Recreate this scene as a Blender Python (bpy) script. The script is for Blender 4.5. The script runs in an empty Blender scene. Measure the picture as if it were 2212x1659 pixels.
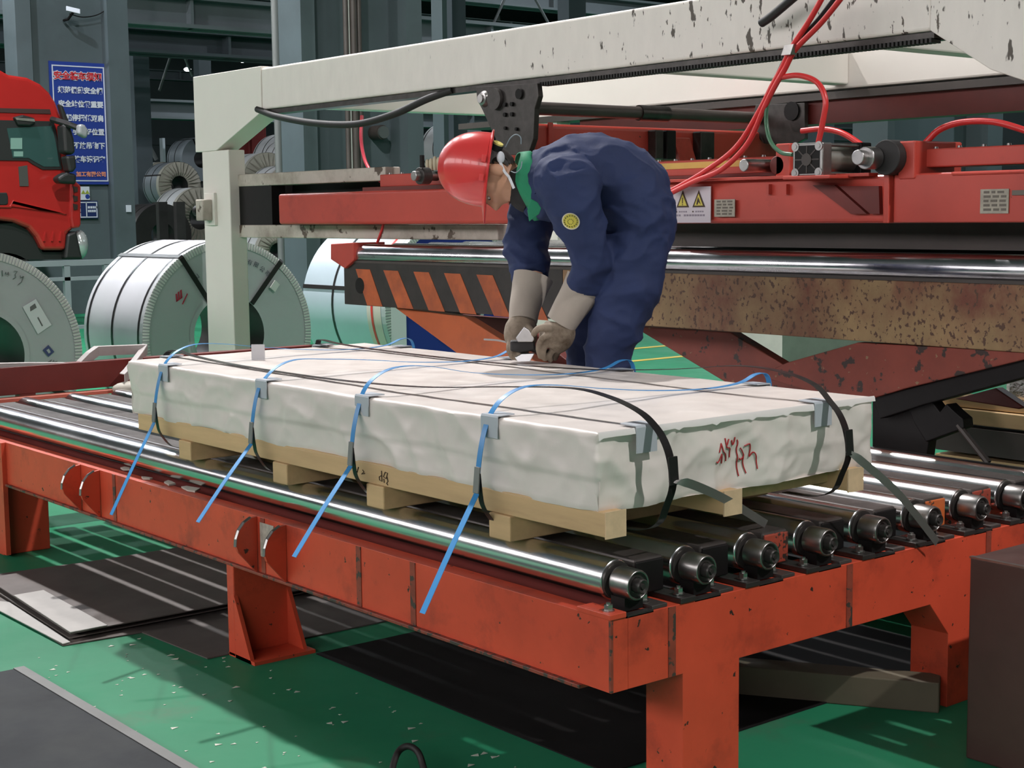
import bpy, bmesh, math, random
from mathutils import Vector, Matrix, noise
random.seed(7)
R = math.radians
scene = bpy.context.scene
COL = scene.collection

# ------------------------------------------------------------------ camera
FPX, PITCH, YAW, ROLL = 3292.5, 0.1118, 0.8910, -0.0113
CAM = Vector((-2.365, -2.5677, 1.45))
_F = Vector((math.cos(YAW)*math.cos(PITCH), math.sin(YAW)*math.cos(PITCH), -math.sin(PITCH)))
_R0 = Vector((math.sin(YAW), -math.cos(YAW), 0)); _U0 = _R0.cross(_F)
_RT = math.cos(ROLL)*_R0 + math.sin(ROLL)*_U0
_UP = -math.sin(ROLL)*_R0 + math.cos(ROLL)*_U0
cd = bpy.data.cameras.new('camera'); cam = bpy.data.objects.new('camera', cd); COL.objects.link(cam)
cd.sensor_width = 36; cd.lens = FPX/2212*36; cd.clip_end = 400; cd.clip_start = .05
cam.matrix_world = Matrix(((_RT.x,_UP.x,-_F.x,CAM.x),(_RT.y,_UP.y,-_F.y,CAM.y),(_RT.z,_UP.z,-_F.z,CAM.z),(0,0,0,1)))
scene.camera = cam
def ray(u, v): return (u-1106)/FPX*_RT - (v-829.5)/FPX*_UP + _F
def px(u, v, X=None, Y=None, Z=None, d=None):
    """photo pixel -> world point on a plane X=, Y=, Z= or at camera depth d"""
    r = ray(u, v)
    t = d if d is not None else ((X-CAM.x)/r.x if X is not None else ((Y-CAM.y)/r.y if Y is not None else (Z-CAM.z)/r.z))
    return CAM + t*r

# ------------------------------------------------------------------ world, exposure
w = bpy.data.worlds.new('hall_air'); scene.world = w; w.use_nodes = True
w.node_tree.nodes['Background'].inputs[0].default_value = (.55, .68, .8, 1)
w.node_tree.nodes['Background'].inputs[1].default_value = .02
vs = scene.view_settings
vs.view_transform = 'Standard'; vs.look = 'None'; vs.gamma = 1; vs.use_curve_mapping = False; vs.exposure = -0.22

# lamp positions: (x, y, z, watts, size)  -- the high bay lamps of the hall (built further down)
LAMPS = [(2.7, y, 9.0, w_, .26) for y, w_ in ((-7.0,1150),(6.8,1300),(11.0,520),(15.0,520),(19.0,520),(25.0,600),(31.0,600),(43.0,600))] \
      + [(22.0, y, 9.0, 550, .4) for y in (-4.0, 8.0, 20.0, 32.0)] + [(38.0, y, 9.0, 550, .4) for y in (12.0, 30.0, 48.0)]
FILL_LIGHT = 9.0      # strength of the added glowing band on the left wall, out of view

# ------------------------------------------------------------------ mesh helpers
def wloc(p):
    v = Vector((0,0,0))
    while p is not None: v = v + p.location; p = p.parent
    return v
class MB:
    def __init__(s): s.v = []; s.f = []
    def add(s, vs, fs):
        o = len(s.v); s.v += [Vector(a) for a in vs]; s.f += [tuple(i+o for i in f) for f in fs]; return s
    def box(s, a, b):
        x0,y0,z0 = [min(a[i],b[i]) for i in range(3)]; x1,y1,z1 = [max(a[i],b[i]) for i in range(3)]
        return s.add([(x0,y0,z0),(x1,y0,z0),(x1,y1,z0),(x0,y1,z0),(x0,y0,z1),(x1,y0,z1),(x1,y1,z1),(x0,y1,z1)],
                     [(0,3,2,1),(4,5,6,7),(0,1,5,4),(1,2,6,5),(2,3,7,6),(3,0,4,7)])
    def obox(s, c, ax, ay, az):
        c, ax, ay, az = map(Vector, (c, ax, ay, az))
        P = [c+i*ax+j*ay+k*az for k in (-1,1) for (i,j) in ((-1,-1),(1,-1),(1,1),(-1,1))]
        return s.add(P, [(0,3,2,1),(4,5,6,7),(0,1,5,4),(1,2,6,5),(2,3,7,6),(3,0,4,7)])
    def prism(s, pts, vec):
        pts = [Vector(p) for p in pts]; n = len(pts); vec = Vector(vec)
        return s.add(pts+[p+vec for p in pts], [tuple(range(n))[::-1], tuple(range(n,2*n))]+[(i,(i+1)%n,n+(i+1)%n,n+i) for i in range(n)])
    def cyl(s, p0, p1, r0, r1=None, n=24, caps=True):
        p0, p1 = Vector(p0), Vector(p1); r1 = r0 if r1 is None else r1
        d = (p1-p0).normalized(); a = d.orthogonal().normalized(); b = d.cross(a)
        V = [p0+r0*(math.cos(t)*a+math.sin(t)*b) for t in [2*math.pi*i/n for i in range(n)]]
        V += [p1+r1*(math.cos(t)*a+math.sin(t)*b) for t in [2*math.pi*i/n for i in range(n)]]
        F = [(i,(i+1)%n,n+(i+1)%n,n+i) for i in range(n)]
        if caps: F += [tuple(range(n))[::-1], tuple(range(n,2*n))]
        return s.add(V, F)
    def lathe(s, prof, o, axis, n=32):
        """profile [(r, h)...] round an axis; open at the ends unless r = 0"""
        o = Vector(o); d = Vector(axis).normalized(); a = d.orthogonal().normalized(); b = d.cross(a); V = []; F = []
        for r, h in prof:
            for i in range(n):
                t = 2*math.pi*i/n; V.append(o+d*h+r*(math.cos(t)*a+math.sin(t)*b))
        for k in range(len(prof)-1):
            for i in range(n): F.append((k*n+i, k*n+(i+1)%n, (k+1)*n+(i+1)%n, (k+1)*n+i))
        return s.add(V, F)
    def tube(s, pts, r, n=8, caps=True):
        pts = [Vector(p) for p in pts]; m = len(pts); rr = r if isinstance(r, (list, tuple)) else [r]*m
        V = []; F = []; T = [(pts[min(i+1,m-1)]-pts[max(i-1,0)]).normalized() for i in range(m)]
        a = T[0].orthogonal().normalized()
        for i in range(m):
            a = (a-T[i]*a.dot(T[i])).normalized(); b = T[i].cross(a)
            for j in range(n):
                t = 2*math.pi*j/n; V.append(pts[i]+rr[i]*(math.cos(t)*a+math.sin(t)*b))
        for i in range(m-1):
            for j in range(n): F.append((i*n+j, i*n+(j+1)%n, (i+1)*n+(j+1)%n, (i+1)*n+j))
        if caps: F += [tuple(range(n))[::-1], tuple(range((m-1)*n, m*n))]
        return s.add(V, F)
    def ribbon(s, pts, w, t=.0015):
        """band along pts; w = half-width vector (or list of them), t = thickness"""
        pts = [Vector(p) for p in pts]; m = len(pts); V = []; F = []
        for i in range(m):
            T = (pts[min(i+1,m-1)]-pts[max(i-1,0)]).normalized(); ww = Vector(w[i] if isinstance(w, list) else w)
            nn = T.cross(ww).normalized()*t*.5
            V += [pts[i]-ww-nn, pts[i]+ww-nn, pts[i]+ww+nn, pts[i]-ww+nn]
        for i in range(m-1):
            for j in range(4): F.append((i*4+j, i*4+(j+1)%4, (i+1)*4+(j+1)%4, (i+1)*4+j))
        F += [(3,2,1,0), tuple((m-1)*4+j for j in range(4))]
        return s.add(V, F)
    def ell(s, c, rx, ry, rz, n=16, m=10, M=None):
        V = []; F = []; c = Vector(c)
        for i in range(m+1):
            th = math.pi*i/m
            for j in range(n):
                ph = 2*math.pi*j/n; p = Vector((rx*math.sin(th)*math.cos(ph), ry*math.sin(th)*math.sin(ph), rz*math.cos(th)))
                V.append(c+(M@p if M else p))
        for i in range(m):
            for j in range(n): F.append((i*n+j,(i+1)*n+j,(i+1)*n+(j+1)%n,i*n+(j+1)%n))
        return s.add(V, F)
    def build(s, name, mat, parent=None, smooth=None, bevel=0, seg=2, local=False, merge=False):
        off = Vector((0,0,0)) if local else wloc(parent)
        me = bpy.data.meshes.new(name); me.from_pydata([v-off for v in s.v], [], s.f); me.update()
        bm = bmesh.new(); bm.from_mesh(me)
        if merge: bmesh.ops.remove_doubles(bm, verts=bm.verts, dist=1e-5)
        bmesh.ops.recalc_face_normals(bm, faces=bm.faces); bm.to_mesh(me); bm.free()
        me.materials.append(mat)
        o = bpy.data.objects.new(name, me); COL.objects.link(o); o.parent = parent
        if smooth:
            for p in me.polygons: p.use_smooth = True
            me.set_sharp_from_angle(angle=R(smooth))
        if bevel:
            b = o.modifiers.new('bevel', 'BEVEL'); b.width = bevel; b.segments = seg; b.limit_method = 'ANGLE'; b.angle_limit = R(40)
        return o
def tag(o, label, cat, group=None):
    o['label'] = label; o['category'] = cat
    if group: o['group'] = group
    return o
def thing(name, label, cat, loc=(0,0,0), rot=None, group=None):
    o = bpy.data.objects.new(name, None); COL.objects.link(o); o.location = loc; o.empty_display_size = .1
    if rot: o.rotation_euler = rot
    return tag(o, label, cat, group)
def struct(o): o['kind'] = 'structure'; return o
def dup(root, loc, parent=None):
    r = root.copy(); COL.objects.link(r); r.location = loc
    if parent is not None: r.parent = parent
    for ch in list(root.children):
        c = ch.copy(); COL.objects.link(c); c.parent = r
        for g in list(ch.children):
            k = g.copy(); COL.objects.link(k); k.parent = c
    return r
def curve(pts, n=8):
    """Catmull-Rom through pts"""
    P = [Vector(p) for p in pts]; P = [2*P[0]-P[1]]+P+[2*P[-1]-P[-2]]; out = []
    for i in range(1, len(P)-2):
        for k in range(n):
            t = k/n; a, b, c, d = P[i-1:i+3]
            out.append(.5*((2*b)+(c-a)*t+(2*a-5*b+4*c-d)*t*t+(3*b-a-3*c+d)*t**3))
    return out+[P[-2]]
def text_mesh(name, txt, size, mat, parent, M, bold=0.0, depth=.001, align='CENTER', spacing=1.0):
    """flat lettering as a mesh; M = world matrix (x right, y up, z out of the board)"""
    c = bpy.data.curves.new(name, 'FONT'); c.body = txt; c.size = size; c.align_x = align; c.align_y = 'CENTER'
    c.extrude = depth; c.offset = bold; c.space_character = spacing; c.resolution_u = 2
    t = bpy.data.objects.new(name, c); COL.objects.link(t)
    dg = bpy.context.evaluated_depsgraph_get(); me = bpy.data.meshes.new_from_object(t.evaluated_get(dg))
    bpy.data.objects.remove(t); bpy.data.curves.remove(c)
    me.materials.clear(); me.materials.append(mat)
    me.transform(Matrix.Translation(-wloc(parent)) @ M)
    o = bpy.data.objects.new(name, me); COL.objects.link(o); o.parent = parent
    return o
def frame(o, x, z):
    """matrix from origin, right vector x and outward normal z"""
    x = Vector(x).normalized(); z = Vector(z).normalized(); y = z.cross(x)
    return Matrix(((x.x,y.x,z.x,o[0]),(x.y,y.y,z.y,o[1]),(x.z,y.z,z.z,o[2]),(0,0,0,1)))

# ------------------------------------------------------------------ materials
def mat(name, col, rough=.5, metal=0., var=0., vscale=4., chip=None, bump=None, spec=.5, coat=0., stretch=None, rvar=0., dirt=None, emit=None, alpha=None, fade=None, ridged=False):
    m = bpy.data.materials.new(name); m.use_nodes = True; nt = m.node_tree; N = nt.nodes; L = nt.links
    b = N['Principled BSDF']; b.inputs['Roughness'].default_value = rough; b.inputs['Metallic'].default_value = metal
    b.inputs['Specular IOR Level'].default_value = spec; b.inputs['Coat Weight'].default_value = coat
    tc = N.new('ShaderNodeTexCoord'); vec = tc.outputs['Object']
    if stretch:
        mp = N.new('ShaderNodeMapping'); mp.inputs['Scale'].default_value = stretch; L.new(vec, mp.inputs[0]); vec = mp.outputs[0]
    def nz(scale, detail=5, rgh=.6, off=0):
        n = N.new('ShaderNodeTexNoise'); n.noise_dimensions = '4D'; n.inputs['W'].default_value = off; n.inputs['Scale'].default_value = scale
        n.inputs['Detail'].default_value = detail; n.inputs['Roughness'].default_value = rgh; L.new(vec, n.inputs['Vector']); return n.outputs['Fac']
    def ramp(src, a, c):
        r = N.new('ShaderNodeMapRange'); r.inputs['From Min'].default_value = a; r.inputs['From Max'].default_value = c; L.new(src, r.inputs['Value']); return r.outputs['Result']
    def mix(fac, A, B):
        x = N.new('ShaderNodeMix'); x.data_type = 'RGBA'
        if hasattr(fac, 'links'): L.new(fac, x.inputs[0])
        else: x.inputs[0].default_value = fac
        for k, S in ((6, A), (7, B)):
            if hasattr(S, 'links'): L.new(S, x.inputs[k])
            else: x.inputs[k].default_value = (*S, 1)
        return x.outputs[2]
    c = None; base = tuple(col[:3])
    if var:
        c = mix(ramp(nz(vscale), .3, .7), tuple(max(0, k*(1-var)) for k in base), tuple(min(1, k*(1+var)) for k in base))
    if dirt:   # (colour, scale, lo, hi)
        c = mix(ramp(nz(dirt[1], 6, .65, 3), dirt[2], dirt[3]), c if c else base, dirt[0])
    if chip:   # list of (colour, scale, threshold)
        for i, (cc, sc, th) in enumerate(chip):
            fac = ramp(nz(sc, 4, .55, 7+i*5), th, th+.025)
            if fade:   # wear dies out along one axis: (axis, full at, none at)
                sx = N.new('ShaderNodeSeparateXYZ'); L.new(tc.outputs['Object'], sx.inputs[0]); mu = N.new('ShaderNodeMath'); mu.operation = 'MULTIPLY'; mu.use_clamp = True
                sb = N.new('ShaderNodeMath'); sb.operation = 'SUBTRACT'; L.new(nz(sc, 4, .55, 7+i*5), sb.inputs[0]); L.new(ramp(sx.outputs[fade[0]], fade[1], fade[2]), mu.inputs[0]); mu.inputs[1].default_value = .11; L.new(mu.outputs[0], sb.inputs[1]); fac = ramp(sb.outputs[0], th, th+.025)
            c = mix(fac, c if c else base, cc)
    if c: L.new(c, b.inputs['Base Color'])
    else: b.inputs['Base Color'].default_value = (*base, 1)
    if rvar:
        r = N.new('ShaderNodeMapRange'); r.inputs['From Min'].default_value = .3; r.inputs['From Max'].default_value = .7
        r.inputs['To Min'].default_value = max(0, rough-rvar); r.inputs['To Max'].default_value = min(1, rough+rvar)
        L.new(nz(vscale*2, 5, .6, 11), r.inputs['Value']); L.new(r.outputs[0], b.inputs['Roughness'])
    if bump:   # (scale, strength, distance)
        bp = N.new('ShaderNodeBump'); bp.inputs['Strength'].default_value = bump[1]; bp.inputs['Distance'].default_value = bump[2]
        hs = nz(bump[0], 3 if ridged else 5, .5 if ridged else .6, 17)
        if ridged: hs.node.noise_type = 'RIDGED_MULTIFRACTAL'; hs.node.normalize = True
        L.new(hs, bp.inputs['Height']); L.new(bp.outputs[0], b.inputs['Normal'])
    if emit: b.inputs['Emission Color'].default_value = (*emit[0], 1); b.inputs['Emission Strength'].default_value = emit[1]
    if alpha is not None: b.inputs['Alpha'].default_value = alpha
    m.diffuse_color = (*base, 1)
    return m
M = {}
BLK = (.012,.010,.009)
M['red'] = mat('table_red_paint', (.60,.074,.034), .42, var=.14, vscale=3.5, chip=[((.035,.022,.017), 30, .655),((.62,.42,.30), 38, .735)], dirt=((.2,.03,.018), 5, .52, .78), bump=(60,.12,.002))
M['red_edge'] = mat('red_paint_worn_edge', (.24,.05,.03), .5, var=.3, vscale=20, chip=[((.05,.04,.032), 30, .54)])
M['red2'] = mat('carriage_red_paint', (.48,.060,.042), .4, var=.14, vscale=2.5, dirt=((.20,.025,.02), 3.5, .55, .8), chip=[((.06,.025,.02), 22, .72)], bump=(50,.1,.002))
M['red_dark'] = mat('shaded_maroon_paint', (.13,.016,.012), .5, var=.2, vscale=4)  # dark red of the rails, arms and mounts
M['white_p'] = mat('cream_white_paint', (.80,.755,.70), .5, var=.04, vscale=1.5, stretch=(9,9,3.2), chip=[((.085,.07,.055), 2.3, .595),((.10,.08,.06), 4.6, .635)], bump=(20,.06,.002), fade=('Y',-.6,1.6))
M['white_clean'] = mat('cream_white_paint_sound', (.80,.76,.70), .5, var=.04, vscale=1.5)
M['white_dirty'] = mat('cream_paint_grimy', (.52,.47,.41), .55, var=.1, vscale=3, chip=[((.10,.07,.05), 9, .60)], dirt=((.2,.15,.11), 4, .45, .75))
M['chrome'] = mat('polished_roller_steel', (.82,.82,.83), .2, 1, var=.06, vscale=3, rvar=.06, stretch=(1,.25,1))
M['chrome2'] = mat('dull_roller_steel', (.62,.62,.65), .2, 1, var=.1, vscale=3, rvar=.07, chip=[((.15,.13,.12), 7, .70)])
M['steel'] = mat('grey_machined_steel', (.42,.41,.40), .33, 1, var=.15, vscale=20)
M['steel_dark'] = mat('oily_dark_steel', (.060,.055,.052), .38, .55, var=.3, vscale=18)
M['black'] = mat('black_painted_steel', (.007,.006,.006), .55, spec=.25, var=.3, vscale=10)
M['rubber'] = mat('black_rubber', (.014,.013,.013), .6)
M['apron'] = mat('worn_apron_plate', (.075,.066,.062), .42, .35, var=.3, vscale=6, rvar=.1)
M['wood'] = mat('pale_pine', (.56,.385,.20), .65, var=.16, vscale=1.2, stretch=(12,1.4,12), dirt=((.30,.19,.10), .8, .62, .85), bump=(6,.15,.002))
M['wood_end'] = mat('sawn_pine_end', (.60,.44,.27), .75, var=.12, vscale=30)
M['paper'] = mat('wrapping_paper', (.70,.65,.605), .38, var=.04, vscale=5, bump=(5.5,.75,.03), ridged=True, rvar=.08)
M['blue_strap'] = mat('blue_strap', (.045,.25,.56), .33)
M['dark_strap'] = mat('black_steel_strap', (.030,.028,.028), .28, .5)
M['grey_strap'] = mat('grey_steel_strap_back', (.27,.26,.25), .45, .3)
M['protector'] = mat('grey_corner_board', (.42,.46,.50), .5)
M['seal'] = mat('strap_seal', (.30,.29,.29), .35, .6)
M['redpen'] = mat('red_marker', (.42,.025,.03), .6)
M['pencil'] = mat('dark_marker', (.06,.035,.02), .7)
# ------------------------------------------------------------------ the hall floor
def floor_mat():
    m = mat('green_floor_paint', (.020,.205,.100), .55, spec=.18, var=.12, vscale=1.1, dirt=((.10,.12,.085), 1.7, .56, .78), chip=[((.30,.36,.28), 16, .735)], bump=(8,.08,.004), rvar=.1)
    return m
M['floor'] = floor_mat()
floor = struct(MB().add([(-40,-40,0),(70,-40,0),(70,80,0),(-40,80,0)], [(0,1,2,3)]).build('floor', M['floor']))
M['yellow_line'] = mat('yellow_line_paint', (.55,.43,.06), .5, var=.1)
for (u0, v0, u1, v1) in ((1330,757,1480,741),(1330,784,1560,764),(1660,726,1780,716)):
    a = px(u0, v0, Z=0); b = px(u1, v1, Z=0)
    MB().box((a.x, a.y-.05, .001), (b.x+.5, a.y+.05, .004)).build('floor_line', M['yellow_line'], floor)

# ------------------------------------------------------------------ roller table
RX = [.095+.2335*i for i in range(9)]         # roller axes
RZ, RR, YEND = .566, .050, 4.40
tb = thing('roller_table', 'orange-red roller conveyor table carrying the wrapped sheet pack', 'conveyor', (0,0,0))
MB().box((0,0,.322),(.055,4.55,.501)).build('long_beam', M['red'], tb, bevel=.001)
MB().box((-.012,.10,.312),(.055,4.5,.322)).build('beam_flange', M['red_edge'], tb, bevel=.002)
for y in (.80, 1.07, 1.62, 2.72):
    MB().box((-.0025,y-.012,.323),(.0,y+.012,.4995)).build('weld_seam', M['red_edge'], tb)
XE = 2.06
MB().prism([(.0555,0,.499),(.0555,0,.322),(.239,0,.322),(.239,0,0),(.441,0,0),(.441,0,.322),(1.24,0,.322),(1.33,0,.22),(1.33,0,0),(1.60,0,0),(1.60,0,.322),(XE,0,.322),(XE,0,.499)], (0,.13,0)).build('end_frame', M['red'], tb, bevel=.0015)
MB().box((-.0015,-.0015,.324),(.006,.006,.499)).build('worn_corner', M['red_edge'], tb)
for x in (.20, .875, 1.52):
    MB().box((x-.012,-.0025,.324),(x+.012,0,.497)).build('weld_seam', M['red_edge'], tb)
MB().box((0,YEND+.04,.322),(XE,YEND+.16,.499)).build('far_end_beam', M['red'], tb, bevel=.004)
MB().box((XE-.05,.13,.322),(XE,YEND+.04,.499)).build('rear_beam', M['red'], tb, bevel=.004)
# legs
def leg(x0, x1, y0, y1): return MB().box((x0,y0,0),(x1,y1,.322)).build('leg', M['red'], tb, bevel=.004)
l = leg(0,.215,1.825,1.872)
MB().prism([(0,1.826,.21),(0,1.72,.0),(0,1.826,0)], (.014,0,0)).build('gusset', M['red'], l)
MB().prism([(.2,1.826,.21),(.2,1.72,.0),(.2,1.826,0)], (.014,0,0)).build('gusset', M['red'], l)
MB().box((0,1.70,0),(.23,1.872,.012)).build('base_plate', M['red'], l)
l = leg(-.01,.20,3.86,3.96); leg(0,.2,4.42,4.55); leg(1.3,1.5,4.42,4.55); leg(XE-.2,XE,4.42,4.55); leg(XE-.22,XE,1.8,1.87)
MB().box((-.02,3.80,.012),(.0,3.96,.50)).build('leg_face_plate', M['red'], l)
# fins welded to the long beam
for y in (3.02, 2.845, 1.655, 1.475):
    prof = [(-.001,.500),(-.020,.497),(-.045,.484),(-.064,.462),(-.074,.436),(-.076,.412),(-.070,.394),(-.004,.318)]
    f = MB().prism([(x,y,z) for x,z in prof], (0,.012,0)).build('guide_fin', M['red'], tb)
    e = MB().tube([(x-.001,y+.006,z) for x,z in prof[1:-2]], .0065, 6).build('worn_edge', M['steel'], f)
M['sticker'] = mat('worn_label', (.42,.39,.33), .6, var=.25, vscale=60)
MB().box((-.003,1.55,.375),(-.001,1.635,.485)).build('label_plate', M['sticker'], tb)
# rollers: one built, the rest copied
def make_roller():
    r = MB().cyl((0,.085,0),(0,YEND,0),RR,n=48).build('roller', M['chrome'], tb, smooth=40, bevel=.003, local=True)
    MB().lathe([(.0,.078),(.046,.078),(.046,.085),(.0,.085)], (0,0,0), (0,1,0), 32).build('roller_end', M['steel_dark'], r, smooth=30, local=True)
    b = MB().lathe([(.0,.070),(.0370,.070),(.0380,.06),(.0380,.014),(.0355,.006),(.0315,.006),(.029,.016),(.0,.016)], (0,0,0), (0,1,0), 40)
    b.build('bearing_housing', M['steel'], r, smooth=30, local=True, bevel=.001)
    MB().box((-.03,.022,-.062),(.03,.07,-.03)).build('bearing_foot', M['black'], r, local=True)
    MB().lathe([(0,.0165),(.030,.0165),(.030,.012),(.020,.012),(.020,.0165)], (0,0,0), (0,1,0), 32).build('bearing_cap', M['steel_dark'], r, smooth=30, local=True)
    MB().lathe([(.0,-.012),(.006,-.012),(.0075,-.008),(.0155,-.012),(.018,-.009),(.018,.03)], (0,0,0), (0,1,0), 28).build('shaft_end', M['steel_dark'], r, smooth=30, local=True)
    return r
r0 = make_roller(); r0.location = (RX[0], 0, RZ)
for x in RX[1:]: dup(r0, (x, 0, RZ), tb)
def bolt_mesh():
    b = MB().cyl((0,0,0),(0,0,.004),.015,n=20).cyl((0,0,.004),(0,0,.016),.0115,n=6).cyl((0,0,.016),(0,0,.021),.006,n=10)
    return b
bl = bolt_mesh().build('bolt', M['steel'], tb, smooth=30, local=True); bl.location = (RX[0]-.075,.03,.512)
for i, x in enumerate(RX):
    if i: dup(bl, (x-.075,.03,.514), tb)
    dup(bl, (x+.062,.055,.510), tb)
    MB().box((x-.10,-.004,.499),(x-.048,.115,.513)).build('bearing_plate', M['steel_dark'] if i else M['red'], tb, bevel=.002)
    MB().box((x+.044,.004,.499),(x+.095,.115,.509)).build('bearing_plate', M['apron'], tb, bevel=.002)
    MB().box((x-.048,.0,.495),(x+.044,.02,.502)).build('bearing_seat', M['steel_dark'], tb)
M['apron_red'] = mat('chipped_red_apron_end', (.30,.05,.028), .5, var=.2, vscale=8, chip=[((.03,.02,.016), 30, .52)])
M['apron_orange'] = mat('chipped_orange_apron_end', (.50,.12,.03), .5, var=.2, vscale=8, chip=[((.05,.03,.02), 30, .62)])
for i in range(len(RX)-1):
    a, b = RX[i]+RR+.018, RX[i+1]-RR-.018
    o = MB().box((a,.092,.580),(b,YEND-.03,.602)).build('apron_plate', M['apron'], tb, bevel=.006)
    em = {2: M['apron_red'], 3: M['black'], 5: M['apron_orange'], 6: M['apron_red']}.get(i, M['black'])
    MB().box((a+.002,.086,.515),(b-.002,.093,.597)).build('apron_end', em, o, bevel=.004)
# side guard rail at the far end of the rollers
gr = thing('guard_rail', 'dark red guard rail with pink ledge beyond the roller ends', 'rail', (0,4.62,0))
MB().box((-1.2,4.66,.60),(2.2,4.72,.735)).build('rail_plate', M['red_dark'], gr, bevel=.003)
M['pink_edge'] = mat('faded_red_ledge', (.42,.13,.09), .5, var=.15)
MB().box((-1.2,4.585,.575),(2.2,4.66,.592)).build('ledge', M['pink_edge'], gr, bevel=.002)
for x in (-1.0,.4,1.9): MB().box((x,4.66,0),(x+.08,4.72,.60)).build('post', M['red_dark'], gr)
MB().box((.055,.13,.430),(.150,YEND,.442)).build('drip_tray', M['black'], tb)  # black strip added in place of the shade between beam and rollers
MB().box((.150,.13,.43),(.162,YEND,.50)).build('drip_tray_lip', M['red_dark'], tb)
# scraps of paper on the beam ledge
M['scrap'] = mat('torn_paper_scrap', (.5,.48,.42), .7)
for k, (u, v, s) in enumerate(((272,1012,.03),(318,1033,.025),(366,1043,.04),(410,1056,.045))):
    c = px(u, v, Z=.505)
    pts = [(c.x+.0+random.uniform(-.3,.3)*s+.55*s*math.cos(a), c.y+s*1.3*math.sin(a)+random.uniform(-.3,.3)*s, .5025) for a in [k*.7+i*2*math.pi/5 for i in range(5)]]
    tag(MB().prism(pts, (0,0,.006)).build('paper_scrap', M['scrap']), ['smallest torn paper scrap on the long red beam ledge','narrow torn paper scrap next to the smallest one on the ledge','larger torn paper scrap between two others on the beam ledge','largest torn paper scrap on the long red beam ledge'][k], 'paper scrap', 'paper scraps on the beam')

# ------------------------------------------------------------------ pallet
pl = thing('pallet', 'pale pine pallet under the wrapped sheet pack', 'pallet', (.5,1.3,.617))
for x in (.030,.435,.925):
    MB().box((x,.05,.683),(x+.062,2.56,.743)).build('runner', M['wood'], pl, bevel=.003)
for y in (.40,.97,1.50,2.14):
    MB().box((.022,y,.617),(1.0,y+.088,.683)).build('sleeper', M['wood'], pl, bevel=.004)
for x in (.028,.433,.923): MB().box((x,.046,.68),(x+.066,.05,.745)).build('runner_end', M['wood_end'], pl)
MB().box((.5,.12,.70),(1.02,.2,.742)).build('cross_board', M['wood'], pl, bevel=.003)
# pencilled marks on the front runner
mk = [[(750,1010),(756,1003),(758,1012),(763,1006),(765,1014)],[(774,1009),(771,1020),(768,1021)],[(783,1015),(786,1019),(781,1024),(788,1023)],
      [(824,1017),(825,1040),(820,1037),(819,1030),(825,1027)],[(832,1020),(828,1030),(834,1034),(837,1022),(832,1020)],[(836,1030),(838,1040),(835,1044),(838,1048)],[(829,1034),(830,1043)]]
for s in mk:
    MB().tube([px(u, v, X=.0285) for u, v in s], .0014, 5).build('pencil_mark', M['pencil'], pl)

# ------------------------------------------------------------------ the wrapped pack of sheets
PX0, PX1, PY0, PY1, PZ0, PZ1 = .020, 1.054, .066, 2.609, .742, .932
pk = thing('sheet_pack', 'flat pack of steel sheets wrapped in crumpled cream paper', 'package', (.537,1.337,.742))
def crumple(p):
    q = Vector(p)
    a = 1-abs(noise.noise(q*6.0)); a = a*a
    b = 1-abs(noise.noise(q*13.0+Vector((5,1,9)))); c = noise.noise(q*2.6+Vector((1,8,3)))
    e_ = 1-abs(noise.noise(q*27.0+Vector((2,7,1))))
    k = .017*(a-.75)+.0075*(b-.7)+.0028*(e_-.7)+.008*c
    zf = (q.z-PZ0)/(PZ1-PZ0)
    side = min(1, max(0, (1-zf)*6))
    D = Vector((0,0,0))
    nearx0 = q.x < PX0+.001; nearx1 = q.x > PX1-.001; neary0 = q.y < PY0+.001; neary1 = q.y > PY1-.001
    fold = .007/(1+math.exp((zf-(.40+.06*noise.noise(Vector((q.x*2,q.y*2,0)))))*90))   # the lower wrap is tucked under an upper flap
    if nearx0: D.x -= k*side-fold
    if nearx1: D.x += k*side
    if neary0: D.y -= k*1.25*side-fold*.3
    if neary1: D.y += k*side
    if zf > .999: D.z += .0022*noise.noise(q*3.1)+.0012*noise.noise(q*9)
    if zf < .001: D.z += .010*noise.noise(q*5.0)-.003
    edge = sum((nearx0,nearx1,neary0,neary1,zf > .999, zf < .001))
    if edge >= 2:   # rounded edges
        cpt = Vector(((PX0+PX1)/2, (PY0+PY1)/2, (PZ0+PZ1)/2))
        if nearx0: D.x += .004
        if nearx1: D.x -= .004
        if neary0: D.y += .004
        if neary1: D.y -= .004
        if zf > .999: D.z -= .003
    return q+D
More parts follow.
